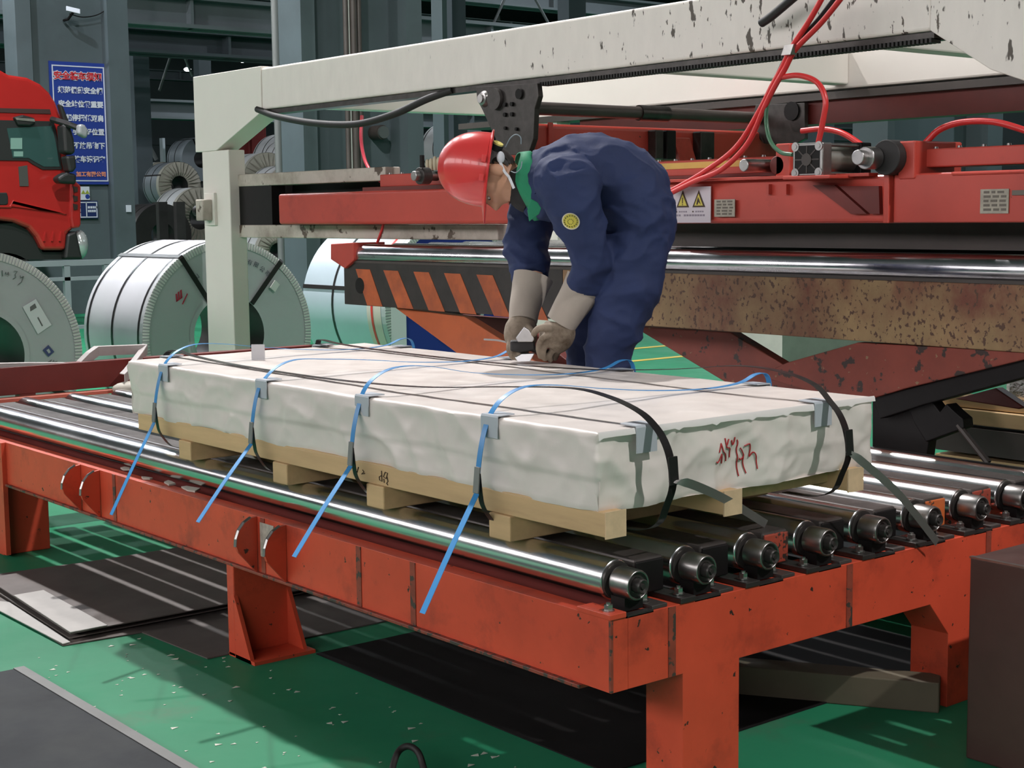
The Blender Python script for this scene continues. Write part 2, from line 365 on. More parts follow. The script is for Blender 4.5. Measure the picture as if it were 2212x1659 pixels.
def wrap_mesh():
    bm = bmesh.new(); cache = {}
    def vert(x, y, z):
        k = (round(x,5), round(y,5), round(z,5))
        if k not in cache: cache[k] = bm.verts.new(crumple(k))
        return cache[k]
    nx, ny, nz_ = 110, 260, 26
    xs = [PX0+(PX1-PX0)*i/nx for i in range(nx+1)]; ys = [PY0+(PY1-PY0)*i/ny for i in range(ny+1)]; zs = [PZ0+(PZ1-PZ0)*i/nz_ for i in range(nz_+1)]
    def q(a, b, c, d):
        try: bm.faces.new((a, b, c, d)).smooth = True
        except ValueError: pass
    for i in range(nx):
        for j in range(ny):
            for z in (PZ0, PZ1): q(vert(xs[i],ys[j],z),vert(xs[i+1],ys[j],z),vert(xs[i+1],ys[j+1],z),vert(xs[i],ys[j+1],z))
        for k in range(nz_):
            for y in (PY0, PY1): q(vert(xs[i],y,zs[k]),vert(xs[i+1],y,zs[k]),vert(xs[i+1],y,zs[k+1]),vert(xs[i],y,zs[k+1]))
    for j in range(ny):
        for k in range(nz_):
            for x in (PX0, PX1): q(vert(x,ys[j],zs[k]),vert(x,ys[j+1],zs[k]),vert(x,ys[j+1],zs[k+1]),vert(x,ys[j],zs[k+1]))
    bmesh.ops.recalc_face_normals(bm, faces=bm.faces)
    me = bpy.data.meshes.new('paper_wrap'); off = wloc(pk)
    for v in bm.verts: v.co -= off
    bm.to_mesh(me); bm.free(); me.set_sharp_from_angle(angle=R(50)); me.materials.append(M['paper'])
    o = bpy.data.objects.new('paper_wrap', me); COL.objects.link(o); o.parent = pk
    return o
wrap = wrap_mesh()
# loose white film folded over the end edge
k = MB(); n = 70; V = []
for i in range(n+1):
    x = PX0+(PX1-PX0)*i/n; z0 = .9265-.010*abs(noise.noise(Vector((x*7,3,1))))-.006*(i%9 == 0)
    q0 = crumple((x,PY0,.925)); V += [(x,PY0-.001,.9345),(x,min(q0.y,PY0)-.004,.931),(x,min(q0.y,PY0)-.006,z0-.006)]
k.add(V, [(i*3+j,i*3+3+j,i*3+4+j,i*3+1+j) for i in range(n) for j in range(2)])
M['film'] = mat('white_film', (.74,.72,.70), .25)
k.build('film_flap', M['film'], pk, smooth=60)
# red marker figures on the end of the pack: traced strokes, laid on the crumpled paper
def onend(u, v):
    p = px(u, v, Y=PY0); q = crumple((min(max(p.x,PX0),PX1), PY0, min(max(p.z,PZ0+.002),PZ1-.002))); return Vector((p.x, q.y-.0022, p.z))
def crop(pts, x0, y0, s): return [(x0+x*s, y0+y*s) for x, y in pts]
S = 140/1936
strokes = [[(390,520),(340,680),(300,790)],[(385,520),(405,620),(440,760),(540,830),(590,920),(610,1060)],[(235,1080),(280,1110),(330,1020),(390,830)],[(390,860),(420,980),(445,1130)],
           [(540,370),(545,540),(575,560),(640,400)],[(545,540),(575,650),(690,670),(710,800),(715,950)],[(730,430),(765,570),(815,470),(825,340)],
           [(905,420),(925,500),(900,680),(930,950),(960,1200),(1000,1510)],[(990,660),(1050,760),(1110,870),(1095,950),(1040,1020),(1000,980)],[(1110,870),(1120,1050),(1170,1300),(1200,1420)],
           [(1080,600),(1210,530),(1250,640),(1260,760),(1260,920),(1330,790),(1400,830),(1440,1000),(1465,1280)]]
for s in strokes:
    MB().tube([onend(c.x, c.y) for c in curve([(x,y,0) for x,y in crop(s, 1530, 920, S)], 4)], .0017, 5).build('red_figure', M['redpen'], wrap)

# ------------------------------------------------------------------ straps
def xz(y, pts): return [(a, y, b) for a, b in pts]
BLUE = [(.481, 'fourth', -.199, .455), (1.07, 'third', -.215, .501), (1.642, 'second', -.215, .513), (2.322, 'first', -.194, .432)]
TAIL = [(912,1325),(635,1203),(427,1128),(240,1112)]
WH = ['beside the pack corner nearest the red handwriting', 'second in from the red handwriting end', 'second in from the guard rail end', 'nearest the dark red guard rail']
for k, (y, nm, tx, tz) in enumerate(BLUE):
    st = thing('blue_strap', 'blue strapping band with hanging tail '+WH[k], 'strap', (0,y,.73), group='blue straps across the pack')
    j = .01*math.sin(k*2.1)
    top = [(-.022,.735),(-.016,.79),(-.006,.85),(.010,.905),(.035,.948+j),(.08,.982+j),(.15,1.0+j),(.26,.994+j),(.42,.972),(.62,.950),(.82,.939),(.96,.945),(1.03,.965),(1.075,.962),(1.092,.925),(1.082,.86),(1.07,.75),(1.05,.672)]
    MB().ribbon(curve(xz(y, top), 5), (0,.0098,0), .0014).build('band', M['blue_strap'], st, smooth=40)
    te = px(*TAIL[k], X=-.285); MB().ribbon(curve([(-.022,y,.735),Vector((-.022,y,.735)).lerp(te,.5)+Vector((0,0,.004)),te], 4), (0,.0105,0), .0014).build('tail', M['blue_strap'], st, smooth=40)
    MB().ribbon(curve(xz(y-.004, [(-.018,.79),(-.012,.735),(-.003,.70),(.03,.655),(.06,.640),(.10,.634)]), 4), (0,.0098,0), .0014).build('lower_band', M['dark_strap'], st, smooth=40)
    MB().obox((-.0205,y,.772),(0,.0112,0),(.0045*.8,0,.034),(.0022,0,-.0003)).build('seal', M['seal'], st, bevel=.0015)
    pr = MB().ribbon([(PX0-.006,y-.012,.880),(PX0-.006,y-.012,.934),(PX0-.004,y-.012,.9375),(PX0+.05,y-.012,.9385)], (0,.034,0), .003).build('corner_board', M['protector'], st)
    MB().ribbon([(PX1+.006,y,.880),(PX1+.006,y,.934),(PX1+.004,y,.9375),(PX1-.05,y,.9385)], (0,.034,0), .003).build('corner_board', M['protector'], st)
for k, (x, lab) in enumerate(((.186, 'black lengthwise strap with long tail, left of the red handwriting'), (.842, 'black lengthwise strap with long tail, right of the red handwriting'))):
    st = thing('black_strap', lab, 'strap', (x,.06,.74), group='black straps along the pack')
    z1 = .012 if k else 0
    path = [(.20,.672),(.09,.676),(.03,.70),(.004,.745),(-.018,.80),(-.010,.86),(.012,.905),(.045,.938),(.10,.968+z1),(.21,.994+z1),(.36,1.002+z1),(.62,.985),(1.0,.955),(1.5,.940),(2.1,.939),(2.45,.948),(2.58,.960),(2.625,.945),(2.632,.90),(2.625,.78),(2.56,.672)]
    sway = [(x+.018*math.sin(i*.9+k*2)*(1 if 9 < i < 17 else 0)+(.05*(i-9)/8 if 9 < i < 17 and k else 0)*0, a, b) for i, (a, b) in enumerate(path)]
    MB().ribbon(curve(sway, 5), (.0125,0,0), .0015).build('band', M['dark_strap'], st, smooth=40)
    a = Vector((x-.006,-.022,.812))
    if k == 0: e = px(1655,1132,Z=.612); tl = [a, a+Vector((.05,-.012,-.012)), a.lerp(e,.5)+Vector((0,-.015,.012)), e]
    else: e = px(2025,1172,Y=-.035); tl = [a, a+Vector((.05,-.012,-.035)), a.lerp(e,.5)+Vector((0,-.02,.01)), e]
    ws = []
    for i in range(len(curve(tl,5))):
        t = min(1, i/4); ws.append(Vector((.0115*(1-t), -.002-.004*t, .011*t)))
    MB().ribbon(curve(tl, 5), ws, .0014).build('tail', M['grey_strap'], st, smooth=40)
    MB().obox((x,-.0195,.835),(.0145,0,0),(0,.003,.034),(0,.003,0)).build('seal', M['dark_strap'], st, bevel=.001)
    MB().ribbon([(x-.012,PY0-.007,.872),(x-.012,PY0-.007,.934),(x-.012,PY0-.004,.938),(x-.012,PY0+.05,.9395)], (.034,0,0), .003).build('corner_board', M['protector'], st)
    MB().ribbon([(x,PY1+.007,.872),(x,PY1+.007,.934),(x,PY1+.004,.938),(x,PY1-.05,.9395)], (.034,0,0), .003).build('corner_board', M['protector'], st)
# an upright loose corner board standing on the pack
c = px(558,776,Z=.934)
M['board_clear'] = mat('pale_plastic_board', (.50,.50,.52), .4)
tag(MB().obox(c+Vector((0,0,.026)), (.018,-.016,0), (.001,.001,.002), (0,0,.026)).build('corner_board', M['board_clear']), 'small pale corner board standing upright on top of the wrapped pack', 'corner board')
# ------------------------------------------------------------------ the hall shell
HALL_Z = 11.5
M['wall'] = mat('hall_cladding', (.075,.095,.105), .6, var=.12, vscale=.4)
M['roof'] = mat('hall_roof', (.05,.058,.064), .7, var=.15, vscale=.3)
WX0, WX1, WY0, WY1 = -16, 52, -22, 66
struct(MB().box((WX0,WY1,0),(WX1,WY1+.3,HALL_Z)).build('wall_back', M['wall']))
struct(MB().box((WX0,WY0-.3,0),(WX1,WY0,HALL_Z)).build('wall_front', M['wall']))
struct(MB().box((WX0-.3,WY0,0),(WX0,WY1,HALL_Z)).build('wall_left', M['wall']))
struct(MB().box((WX1,WY0,0),(WX1+.3,WY1,HALL_Z)).build('wall_right', M['wall']))
struct(MB().box((WX0,WY0,HALL_Z),(WX1,WY1,HALL_Z+.3)).build('ceiling', M['roof']))
M['window_glow'] = mat('daylit_pane', (.8,.85,.9), .3, emit=((1,.935,.945), FILL_LIGHT)); M['mullion'] = mat('window_frame', (.2,.22,.23), .5)  # added glowing panes behind the camera, fill for faces turned that way
for k in range(9):
    y = -20.5+k*6.0
    o = struct(MB().box((WX0,y,5.4),(WX0+.05,y+5.4,9.2)).build('window_%d' % (k+1), M['mullion']))
    for i in range(3): MB().box((WX0+.05,y+.08+i*1.77,5.5),(WX0+.07,y+1.70+i*1.77,9.1)).build('pane', M['window_glow'], o)
M['col'] = mat('grey_blue_column_paint', (.085,.112,.122), .5, var=.1, vscale=.9, dirt=((.06,.075,.08), .8, .5, .85))
M['col_lt'] = mat('pale_grey_blue_paint', (.15,.19,.205), .5, var=.08, vscale=1)
M['girder'] = mat('dull_girder_paint', (.075,.095,.11), .55, var=.15, vscale=.7)
M['girder_lt'] = mat('pale_girder_paint', (.17,.20,.215), .55, var=.12, vscale=.7)
def xat(u, Y, v=455): return px(u, v, Y=Y).x
def wide_column(name, label, Y, uL, uW, uR, proud=.4, ztop=HALL_Z):
    """two legs standing proud of a web plate: uL, uR = pixel ranges of the legs, uW = web"""
    a, b = xat(uL[0],Y), xat(uR[1],Y)
    t = thing('steel_column', label, 'column', ((a+b)/2,Y,0))
    MB().box((a,Y-proud,0),(xat(uL[1],Y-proud),Y+.25,ztop)).build('column_leg', M['col'], t)
    r0 = xat(uR[0],Y-proud); MB().box((r0,Y-proud,0),(r0+(xat(uR[1],Y-proud)-r0),Y+.25,ztop)).build('column_leg', M['col'], t)
    MB().box((xat(uL[1],Y)-.1,Y,0),(r0+.02,Y+.06,ztop)).build('web_plate', M['col'], t)
    return t
YA = px(165,455,d=23).y
colA = wide_column('steel_column', 'wide grey-blue steel column carrying the blue safety sign', YA, (40,85), None, (248,292), .22)
YB = px(760,455,d=21).y
colB = wide_column('steel_column', 'wide grey-blue steel column with brown pipes behind the white frame', YB, (622,690), None, (884,918), .45)
YC = px(2000,455,d=24).y
colC = wide_column('steel_column', 'wide grey-blue steel column behind the right half of the red carriage', YC, (1868,1930), None, (2130,2162), .4)
for (u0, u1, d, nm) in ((962,972,25,'thin grey pole above the white beam next to a dark post'),(983,1012,26,'dark grey-blue post above the middle of the white beam'),(1232,1268,27,'dark post beside the hanging lamp above the white beam'),(300,334,34,'distant grey post left of the white corner plate'),(440,466,40,'distant black post behind the white corner plate'),(1735,1800,30,'pale grey-blue post behind the air cylinder')):
    Y = px((u0+u1)/2,455,d=d).y; a, b = xat(u0,Y), xat(u1,Y)
    tag(MB().box((a,Y,0),(b,Y+.3,HALL_Z)).build('post', M['girder'] if d > 25 else M['col_lt']), nm, 'post')
# pipes
Yp = YB-.75
t = thing('pipe_run', 'brown service pipes with a white conduit on the grey column', 'pipes', (xat(768,Yp),Yp,0))
M['brown'] = mat('brown_pipe', (.055,.045,.040), .5, var=.2); M['pipe_grey'] = mat('grey_pipe', (.15,.165,.165), .4, .3); M['pipe_white'] = mat('white_conduit', (.55,.55,.52), .5)
for u, r, m in ((756,.035,'brown'),(772,.05,'brown'),(784,.035,'brown'),(762,.016,'pipe_white')):
    c = px(u,455,Y=Yp); MB().cyl((c.x,Yp,0),(c.x,Yp,HALL_Z), r, n=14).build('pipe', M[m], t, smooth=40)
c = px(605,455,d=15)
tag(MB().cyl((c.x,c.y,0),(c.x,c.y,HALL_Z), .034, n=20).build('grey_pole', M['pipe_grey'], smooth=40), 'plain grey pole just right of the white frame corner', 'pole')

# ------------------------------------------------------------------ signs on the left column
YS = YA-.05
def board(name, label, u0, u1, v0, v1, Y, m, lip=None):
    a = px(u0,v0,Y=Y); b = px(u0,v1,Y=Y); b.x = px(u1,v0,Y=Y).x
    return tag(MB().box((a.x,Y,b.z),(b.x,Y+.02,a.z)).build(name, m), label, 'sign'), a, b
M['sign_blue'] = mat('sign_blue', (.018,.045,.27), .45, var=.05); M['sign_white'] = mat('sign_white', (.62,.66,.74), .5); M['sign_red'] = mat('sign_red', (.55,.03,.04), .5)
M['sign_orange'] = mat('sign_orange', (.75,.28,.18), .5); M['sign_navy'] = mat('sign_navy', (.012,.025,.11), .45); M['sign_green'] = mat('sign_green', (.30,.36,.05), .5)
s1, a, b = board('safety_sign', 'tall blue safety sign with a red heading and white lines', 105, 229, 131, 398, YS, M['sign_blue'])
W, H = b.x-a.x, a.z-b.z
def fr(x0, x1, z0, z1, t, par, Y, m):
    k = MB(); k.box((x0,Y,z0),(x1,Y+.004,z0+t)); k.box((x0,Y,z1-t),(x1,Y+.004,z1)); k.box((x0,Y,z0+t),(x0+t,Y+.004,z1-t)); k.box((x1-t,Y,z0+t),(x1,Y+.004,z1-t)); return k.build('border', m, par)
fr(a.x+.045*W, b.x-.045*W, b.z+.025*H, a.z-.03*H, .017, s1, YS-.006, M['sign_white'])
LN = ['规范佩戴安全帽','安全站位很重要','起停摆低双肩','手护好位置','不放吊物下','装车请记牢']
FM = lambda x, z: frame((x, YS-.008, z), (1,0,0), (0,-1,0))
xc = (a.x+b.x)/2-.012*W
text_mesh('heading_outline', '安全装车须知', .140*W, M['sign_white'], s1, FM(xc, a.z-.118*H), bold=.012)
o = text_mesh('heading', '安全装车须知', .140*W, M['sign_red'], s1, frame((xc, YS-.012, a.z-.118*H), (1,0,0), (0,-1,0)), bold=.004)
xr = b.x-.085*W
for i, tx in enumerate(LN):
    n = len(tx); text_mesh('sign_line', tx, .112*W, M['sign_white'], s1, FM(xr, a.z-(.232+.1128*i)*H), bold=.004, align='RIGHT')
text_mesh('sign_footer', '加工有限公司', .088*W, M['sign_orange'], s1, FM(xr, a.z-.918*H), bold=.003, align='RIGHT')
s2, a, b = board('small_notice', 'small white notice with two green warning triangles on the column', 168, 193, 403, 432, YS, M['sign_white'])
for f in (.45,.8):
    x = a.x+(b.x-a.x)*f; z = a.z-.05; MB().prism([(x-.035,YS-.004,z-.06),(x+.035,YS-.004,z-.06),(x,YS-.004,z)], (0,.003,0)).build('triangle', M['sign_green'], s2)
MB().cyl((a.x+(b.x-a.x)*.8,YS-.004,a.z-.15),(a.x+(b.x-a.x)*.8,YS,a.z-.15), .035, n=20).build('disc', M['sign_blue'], s2)
s3, a, b = board('navy_notice', 'small navy notice framed in white below the white notice', 166, 211, 434, 472, YS, M['sign_navy'])
fr(a.x+.01, b.x-.012, b.z+.012, a.z-.015, .015, s3, YS-.004, M['sign_white'])
x = a.x+(b.x-a.x)*.42; MB().box((x,YS-.004,b.z+.02),(x+.015,YS,a.z-.02)).build('divider', M['sign_white'], s3)
for i, wd in enumerate((.16,.13)):
    for j in range(4):
        xx = x+.03+j*wd/4; MB().box((xx,YS-.004,a.z-.115-.055*i),(xx+wd/4*.8,YS,a.z-.08-.055*i)).build('lettering', M['sign_white'], s3)
for k in range(3): MB().box((a.x+.02,YS-.004,b.z+.03+.07*k),(a.x+.055,YS,b.z+.08+.07*k)).build('pictogram', M['sign_white'], s3)
Yl = YA-.25; a = px(273,443,Y=Yl); b = px(284,458,Y=Yl)
tag(MB().box((a.x,Yl,b.z),(b.x,Yl+.02,a.z)).build('switch_plate', M['sign_white']), 'small white plate on the right leg of the sign column', 'plate')
c = px(812,287,Y=YB-.05)
wl = thing('round_sensor', 'grey round sensor housing on the column above the red rail', 'sensor', (c.x,YB,c.z))
MB().cyl((c.x,YB,c.z),(c.x,YB-.22,c.z), .10, n=24).build('housing', M['brown'], wl, smooth=40); MB().cyl((c.x,YB-.22,c.z),(c.x,YB-.25,c.z), .085, n=24).build('lens_cap', M['pipe_grey'], wl, smooth=40)
# CCTV camera on the column
a = px(158,22,Y=YS-.3)
cc = thing('security_camera', 'small white security camera on the column above the blue sign', 'camera', a)
d = Vector((.9,-.3,-.2)).normalized()
MB().obox(a, d*.10, d.cross(Vector((0,0,1))).normalized()*.035, Vector((0,0,.035))).build('camera_body', M['sign_white'], cc, bevel=.008)
q = px(138,44,Y=YS); MB().tube([a-Vector((0,0,.03)), (q.x,YS-.15,q.z), (q.x,YS,q.z)], .02, 8).build('bracket', M['black'], cc)
MB().tube(curve([px(150,30,Y=YS-.1), px(180,37,Y=YS-.05), px(215,30,Y=YS-.05), px(248,5,Y=YS-.1)]), .008, 6).build('cable', M['black'], cc)

# ------------------------------------------------------------------ girders, bracing, far lamps
def xbeam(label, u0, v0, v1, d, x0, x1, m, dep=.5, name='roof_girder'):
    """girder along X; its height read at pixel column u0"""
    Y = px(u0,455,d=d).y; a = px(u0,v0,Y=Y); b = px(u0,v1,Y=Y)
    t = thing(name, label, 'girder', ((x0+x1)/2,Y,b.z)); h = a.z-b.z
    MB().box((x0,Y,b.z),(x1,Y+dep,b.z+.12*h)).build('bottom_flange', m, t); MB().box((x0,Y,a.z-.12*h),(x1,Y+dep,a.z)).build('top_flange', m, t)
    MB().box((x0,Y+dep*.45,b.z),(x1,Y+dep*.55,a.z)).build('web', m, t)
    n = 16
    for i in range(n): x = x0+(x1-x0)*(i+.5)/n; MB().box((x,Y+dep*.1,b.z),(x+.06,Y+dep*.45,a.z)).build('stiffener', m, t)
    return t
xbeam('deep dark crane girder passing behind the sign column', 300, -20, 52, 27, -15, 40, M['girder_lt'])
xbeam('dark lower girder under the pale crane girder', 300, 56, 112, 31, -15, 46, M['girder'], .8)
xbeam('pale crane rail girder with stiffeners over the stored coils', 350, 214, 256, 42, -15, 50, M['girder_lt'], .6)
xbeam('distant girder strip high on the back wall', 350, 150, 172, 55, -15, 50, M['girder'], .4)
xbeam('girder crossing behind the posts above the white beam', 1100, -30, 12, 36, -10, 50, M['girder_lt'], .5)
xbeam('thin pale girder just above the white beam', 1100, 46, 58, 44, -10, 50, M['girder_lt'], .4)
# horizontal cladding rails on the back wall
for k, z in enumerate((1.6,3.2,4.9,6.4,8.0)):
    struct(MB().box((WX0,WY1-.15,z),(WX1,WY1-.002,z+.35+.1*(k%2))).build('trim_%d' % (k+1), M['girder_lt'] if k % 2 else M['girder']))
def brace(label, pts, Y, r=.03):
    t = thing('roof_brace', label, 'brace', px(*pts[0],Y=Y))
    for a, b in zip(pts[:-1], pts[1:]): MB().tube([px(*a,Y=Y), px(*b,Y=Y)], r, 8).build('brace_bar', M['pipe_grey'], t)
brace('pale inverted V brace left of the white corner plate', [(344,196),(376,98),(388,98),(416,165)], px(380,455,d=33).y)
brace('pale inverted V brace above the middle of the white beam', [(1056,72),(1094,-10),(1152,-10),(1190,60)], px(1120,455,d=33).y)
brace('dark diagonal brace above the stored coils', [(302,275),(338,345)], px(320,455,d=36).y, .05)
for u, v, d, r, wh in ((405,150,48,.115,'small lit lamp between the sign column and the white corner plate'),(524,131,52,.125,'small lit lamp above the white corner plate'),(1190,21,45,.16,'lit lamp above the middle of the white beam')):
    c = px(u,v,d=d); t = thing('far_lamp', wh, 'lamp', c)
    MB().ell(c, r, r, r*.55).build('lit_globe', mat('far_lamp_glow', (1,1,1), .4, emit=((.9,.95,1), 9)), t, smooth=60)
    MB().cyl(c+Vector((0,0,r*.4)), c+Vector((0,0,r*1.6)), r*.5, r*.2, n=12).build('lamp_cap', M['girder'], t)
    MB().cyl(c+Vector((0,0,r*1.5)), (c.x,c.y,HALL_Z), .015, n=6).build('hanger', M['girder'], t)
# red cabinet and pale boards far back
a = px(536,250,d=40); b = px(580,340,d=40); Y = a.y
M['cab_red'] = mat('cabinet_red', (.22,.025,.025), .5, var=.1)
t = thing('red_cabinet', 'tall dark red cabinet behind the stored coils', 'cabinet', ((a.x+b.x)/2,Y,0))
bx_ = xat(580,Y); MB().box((a.x,Y,0),(bx_,Y+.6,a.z)).build('cabinet_body', M['cab_red'], t, bevel=.02)
MB().box((a.x+.08,Y-.02,.2),(bx_-.08,Y,a.z-.15)).build('cabinet_door', M['cab_red'], t, bevel=.01)
for (u0,u1,v0,v1,d,m,lb) in ((351,362,298,330,44,'sign_white','pale board stack far behind the left stored coils'),(284,293,290,312,42,'sign_red','red and white barrier plate at the edge of the sign column')):
    a = px(u0,v0,d=d); x1 = xat(u1,a.y); b = px(u0,v1,d=d)
    tag(MB().box((a.x,a.y,0),(x1,a.y+.2,a.z)).build('board', M[m]), lb, 'board')
# grey railing before the truck
d0 = 15.0; Y = px(130,570,d=d0).y
t = thing('railing', 'grey square tube railing in front of the truck wheel', 'railing', (xat(130,Y,600),Y,0))
zt = px(130,563,Y=Y).z; x0, x1 = xat(-80,Y,600), xat(330,Y,600)
for z, h in ((zt-.055,.055),(zt-.20,.035),(.35,.035)): MB().box((x0,Y,z),(x1,Y+.05,z+h)).build('rail', M['girder_lt'], t)
for u in (-60,60,146,232,318): x = xat(u,Y,600); MB().box((x-.03,Y,0),(x+.03,Y+.05,zt-.05)).build('post', M['girder_lt'], t)
# ------------------------------------------------------------------ white gantry frame
XF = 2.20                                           # front face of the frame
gf = thing('gantry_frame', 'cream white steel gantry frame over the stacking lift', 'frame', (XF,2.5,0))
zt = px(565,147,X=XF).z; zb = px(565,237,X=XF).z
yL = px(418,168,X=XF).y; yE = px(565,190,X=XF).y; yr0 = px(2010,80,X=XF).y; BW = .14
YR = -.55                                           # outer edge of the right column
MB().box((XF,yr0,zb),(XF+BW,yE,zt)).build('front_beam', M['white_p'], gf, bevel=.012, seg=3)
def corner(y_out, y_in, name, m):
    zg = px(470,325,X=XF).z; s = 1 if y_out > y_in else -1; yc = y_out-s*.27
    pts = [(XF-.004,y_out,zt+.012),(XF-.004,y_in,zt+.012),(XF-.004,y_in,zb-.01),(XF-.004,yc,zg),(XF-.004,y_out,zg)]
    MB().prism(pts, (BW+.008,0,0)).build(name, m, gf, bevel=.004)
    return yc, zg
yc, zg = corner(yL, yE, 'corner_gusset', M['white_clean'])
cp = px(436,330,X=XF); cq = px(497,330,X=XF)
MB().box((XF,cq.y+.02,0),(XF+BW*.8,cp.y,zg)).build('column', M['white_clean'], gf, bevel=.006)
pts = [(XF-.004,YR,zt+.012),(XF-.004,yr0,zt+.012),(XF-.004,yr0,zb+.0),(XF-.004,px(2140,150,X=XF).y,px(2140,150,X=XF).z),(XF-.004,.05,px(2212,215,X=XF).z-.05),(XF-.004,YR,1.65)]
MB().prism(pts, (BW+.008,0,0)).build('corner_gusset', M['white_p'], gf, bevel=.004)
MB().box((XF,YR,0),(XF+BW*.8,YR+.26,1.70)).build('column', M['white_clean'], gf, bevel=.006)
# rear beam and cross beams
yC = px(565,240,X=XF).y-.02
XB = px(1085,268,Y=yC).x
zr = px(1085,268,Y=yC).z; zrt = zr+.22
MB().box((XB,YR,zb),(XB+BW,yC+.1,zt)).build('rear_beam', M['white_clean'], gf, bevel=.01)
MB().box((XB,yC-.55,0),(XB+BW*.8,yC-.30,zb)).build('column', M['white_clean'], gf); MB().box((XB,YR,0),(XB+BW*.8,YR+.26,zb)).build('column', M['white_clean'], gf)
for u in (560,1290,1760):
    y = px(u,200,X=XF+BW).y
    if u == 560: y = yC+.1
    MB().box((XF+BW,y-.10,zb+.02),(XB,y,zt-.03)).build('cross_beam', M['white_clean'], gf, bevel=.008)
MB().box((XB-.02,YR,zb-.05),(XB+BW+.04,yL-.4,zb-.012)).build('guide_rail', M['brown'], gf)
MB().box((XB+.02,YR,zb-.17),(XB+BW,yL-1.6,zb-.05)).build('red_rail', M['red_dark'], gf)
# toothed drag belt under the front beam
y0, y1 = px(1160,185,X=XF).y, px(2010,95,X=XF).y
MB().box((XF+.02,y1,zb-.028),(XF+.10,yE,zb-.002)).build('belt_guide', M['steel_dark'], gf)
k = MB(); n = 120
for i in range(n): y = y1+(y0-y1)*i/n; k.box((XF+.004,y,zb-.04),(XF+.06,y+(y0-y1)/n*.55,zb-.024))
o = k.build('belt_teeth', M['rubber'], gf); o['kind'] = 'stuff'
# lower rails left of the carriage
xr_ = XF+.06
for v0, v1, u1 in ((378,404,832),(486,513,1075)):
    a = px(500,v0,X=xr_); b = px(500,v1,X=xr_); e = px(u1,v0,X=xr_)
    MB().box((xr_,e.y,b.z),(xr_+.1,a.y,a.z)).build('lower_rail', M['white_dirty'], gf, bevel=.006)
a = px(500,404,X=xr_+.15); b = px(500,486,X=xr_+.15); e = px(1075,440,X=xr_+.15)
MB().box((xr_+.15,e.y,b.z),(xr_+.2,a.y,a.z)).build('dark_backing', M['black'], gf)
MB().box((xr_+.005,a.y-.75,b.z-.01),(xr_+.15,a.y+.10,a.z+.01)).build('dark_housing', M['black'], gf)  # black box and plate stand in for the shade inside the slot
# limit switch box on the left column
c = px(448,452,X=XF-.03)
sw = thing('switch_box', 'small grimy grey switch box on the left white column', 'switch', c)
MB().box((XF-.02,c.y-.07,c.z-.1),(XF,c.y+.06,c.z+.1)).build('back_plate', M['white_clean'], sw, bevel=.003)
MB().box((XF-.09,c.y-.045,c.z-.07),(XF-.02,c.y+.04,c.z+.06)).build('switch_body', M['white_dirty'], sw, bevel=.006)
MB().cyl((XF-.06,c.y+.04,c.z-.01),(XF-.06,c.y+.08,c.z-.01),.035,n=20).build('knob', M['black'], sw, smooth=40)
# trolley brackets on the beams
def bracket(label, X, uv, holes):
    P = [px(u, v, X=X) for u, v in uv]; c = P[0]
    t = thing('trolley_bracket', label, 'bracket', c)
    MB().prism(P, (.03,0,0)).build('bracket_plate', M['steel_dark'], t, bevel=.003)
    for u, v, r in holes:
        h = px(u, v, X=X); MB().cyl(h-Vector((.012,0,0)), h+Vector((.002,0,0)), r, n=16).build('hole_plug', M['black'], t, smooth=40)
    return t, P
t, P = bracket('dark steel trolley bracket under the white beam above the hard hat', XF-.02, [(1028,188),(1160,180),(1163,208),(1155,235),(1152,300),(1140,335),(1080,335),(1070,300),(1042,238),(1030,215)],
            [(1093,226,.010),(1108,225,.010),(1093,248,.010),(1108,247,.010),(1094,277,.008),(1118,279,.008),(1124,203,.024)])
c = px(1036,213,X=XF-.05); MB().lathe([(0,0),(.02,0),(.02,.01),(.03,.012),(.04,.03),(.04,.05),(0,.05)], c, (1,0,0), 24).build('cam_follower', M['steel'], t, smooth=30)
c = px(1066,214,X=XF-.04); MB().cyl(c, c+Vector((.06,0,0)), .05, n=24).build('wheel', M['steel_dark'], t, smooth=40)
yt = px(1095,235,X=XF).y
a = Vector((XF+.05,yt,px(1160,238,X=XF+.05).z))
tr = thing('tie_shaft', 'dull round shaft joining the front and rear trolley brackets', 'shaft', a)
zz = px(1180,235,Y=yt).z
MB().cyl((XF,yt,zz),(XB,yt,zz),.032,n=20).build('shaft', M['brown'], tr, smooth=40)
xm = px(1410,238,Y=yt).x; MB().cyl((xm-.1,yt,zz),(xm+.1,yt,zz),.04,n=20).build('collar', M['steel_dark'], tr, smooth=40)
t, P = bracket('black trolley bracket under the rear white beam', XB-.03, [(1632,226),(1738,222),(1738,300),(1720,310),(1650,310),(1622,280)], [(1712,240,.05)])

# ------------------------------------------------------------------ red stacking carriage
XC = 2.13
ca = thing('stacking_carriage', 'red stacking carriage hanging under the white gantry frame', 'carriage', (XC,2,1.4))
a = px(600,419,X=XC); b = px(600,485,X=XC); YE2 = -1.0
mb = MB().box((XC,YE2,b.z),(XC+.16,a.y,a.z)).build('main_beam', M['red2'], ca, bevel=.016, seg=3)
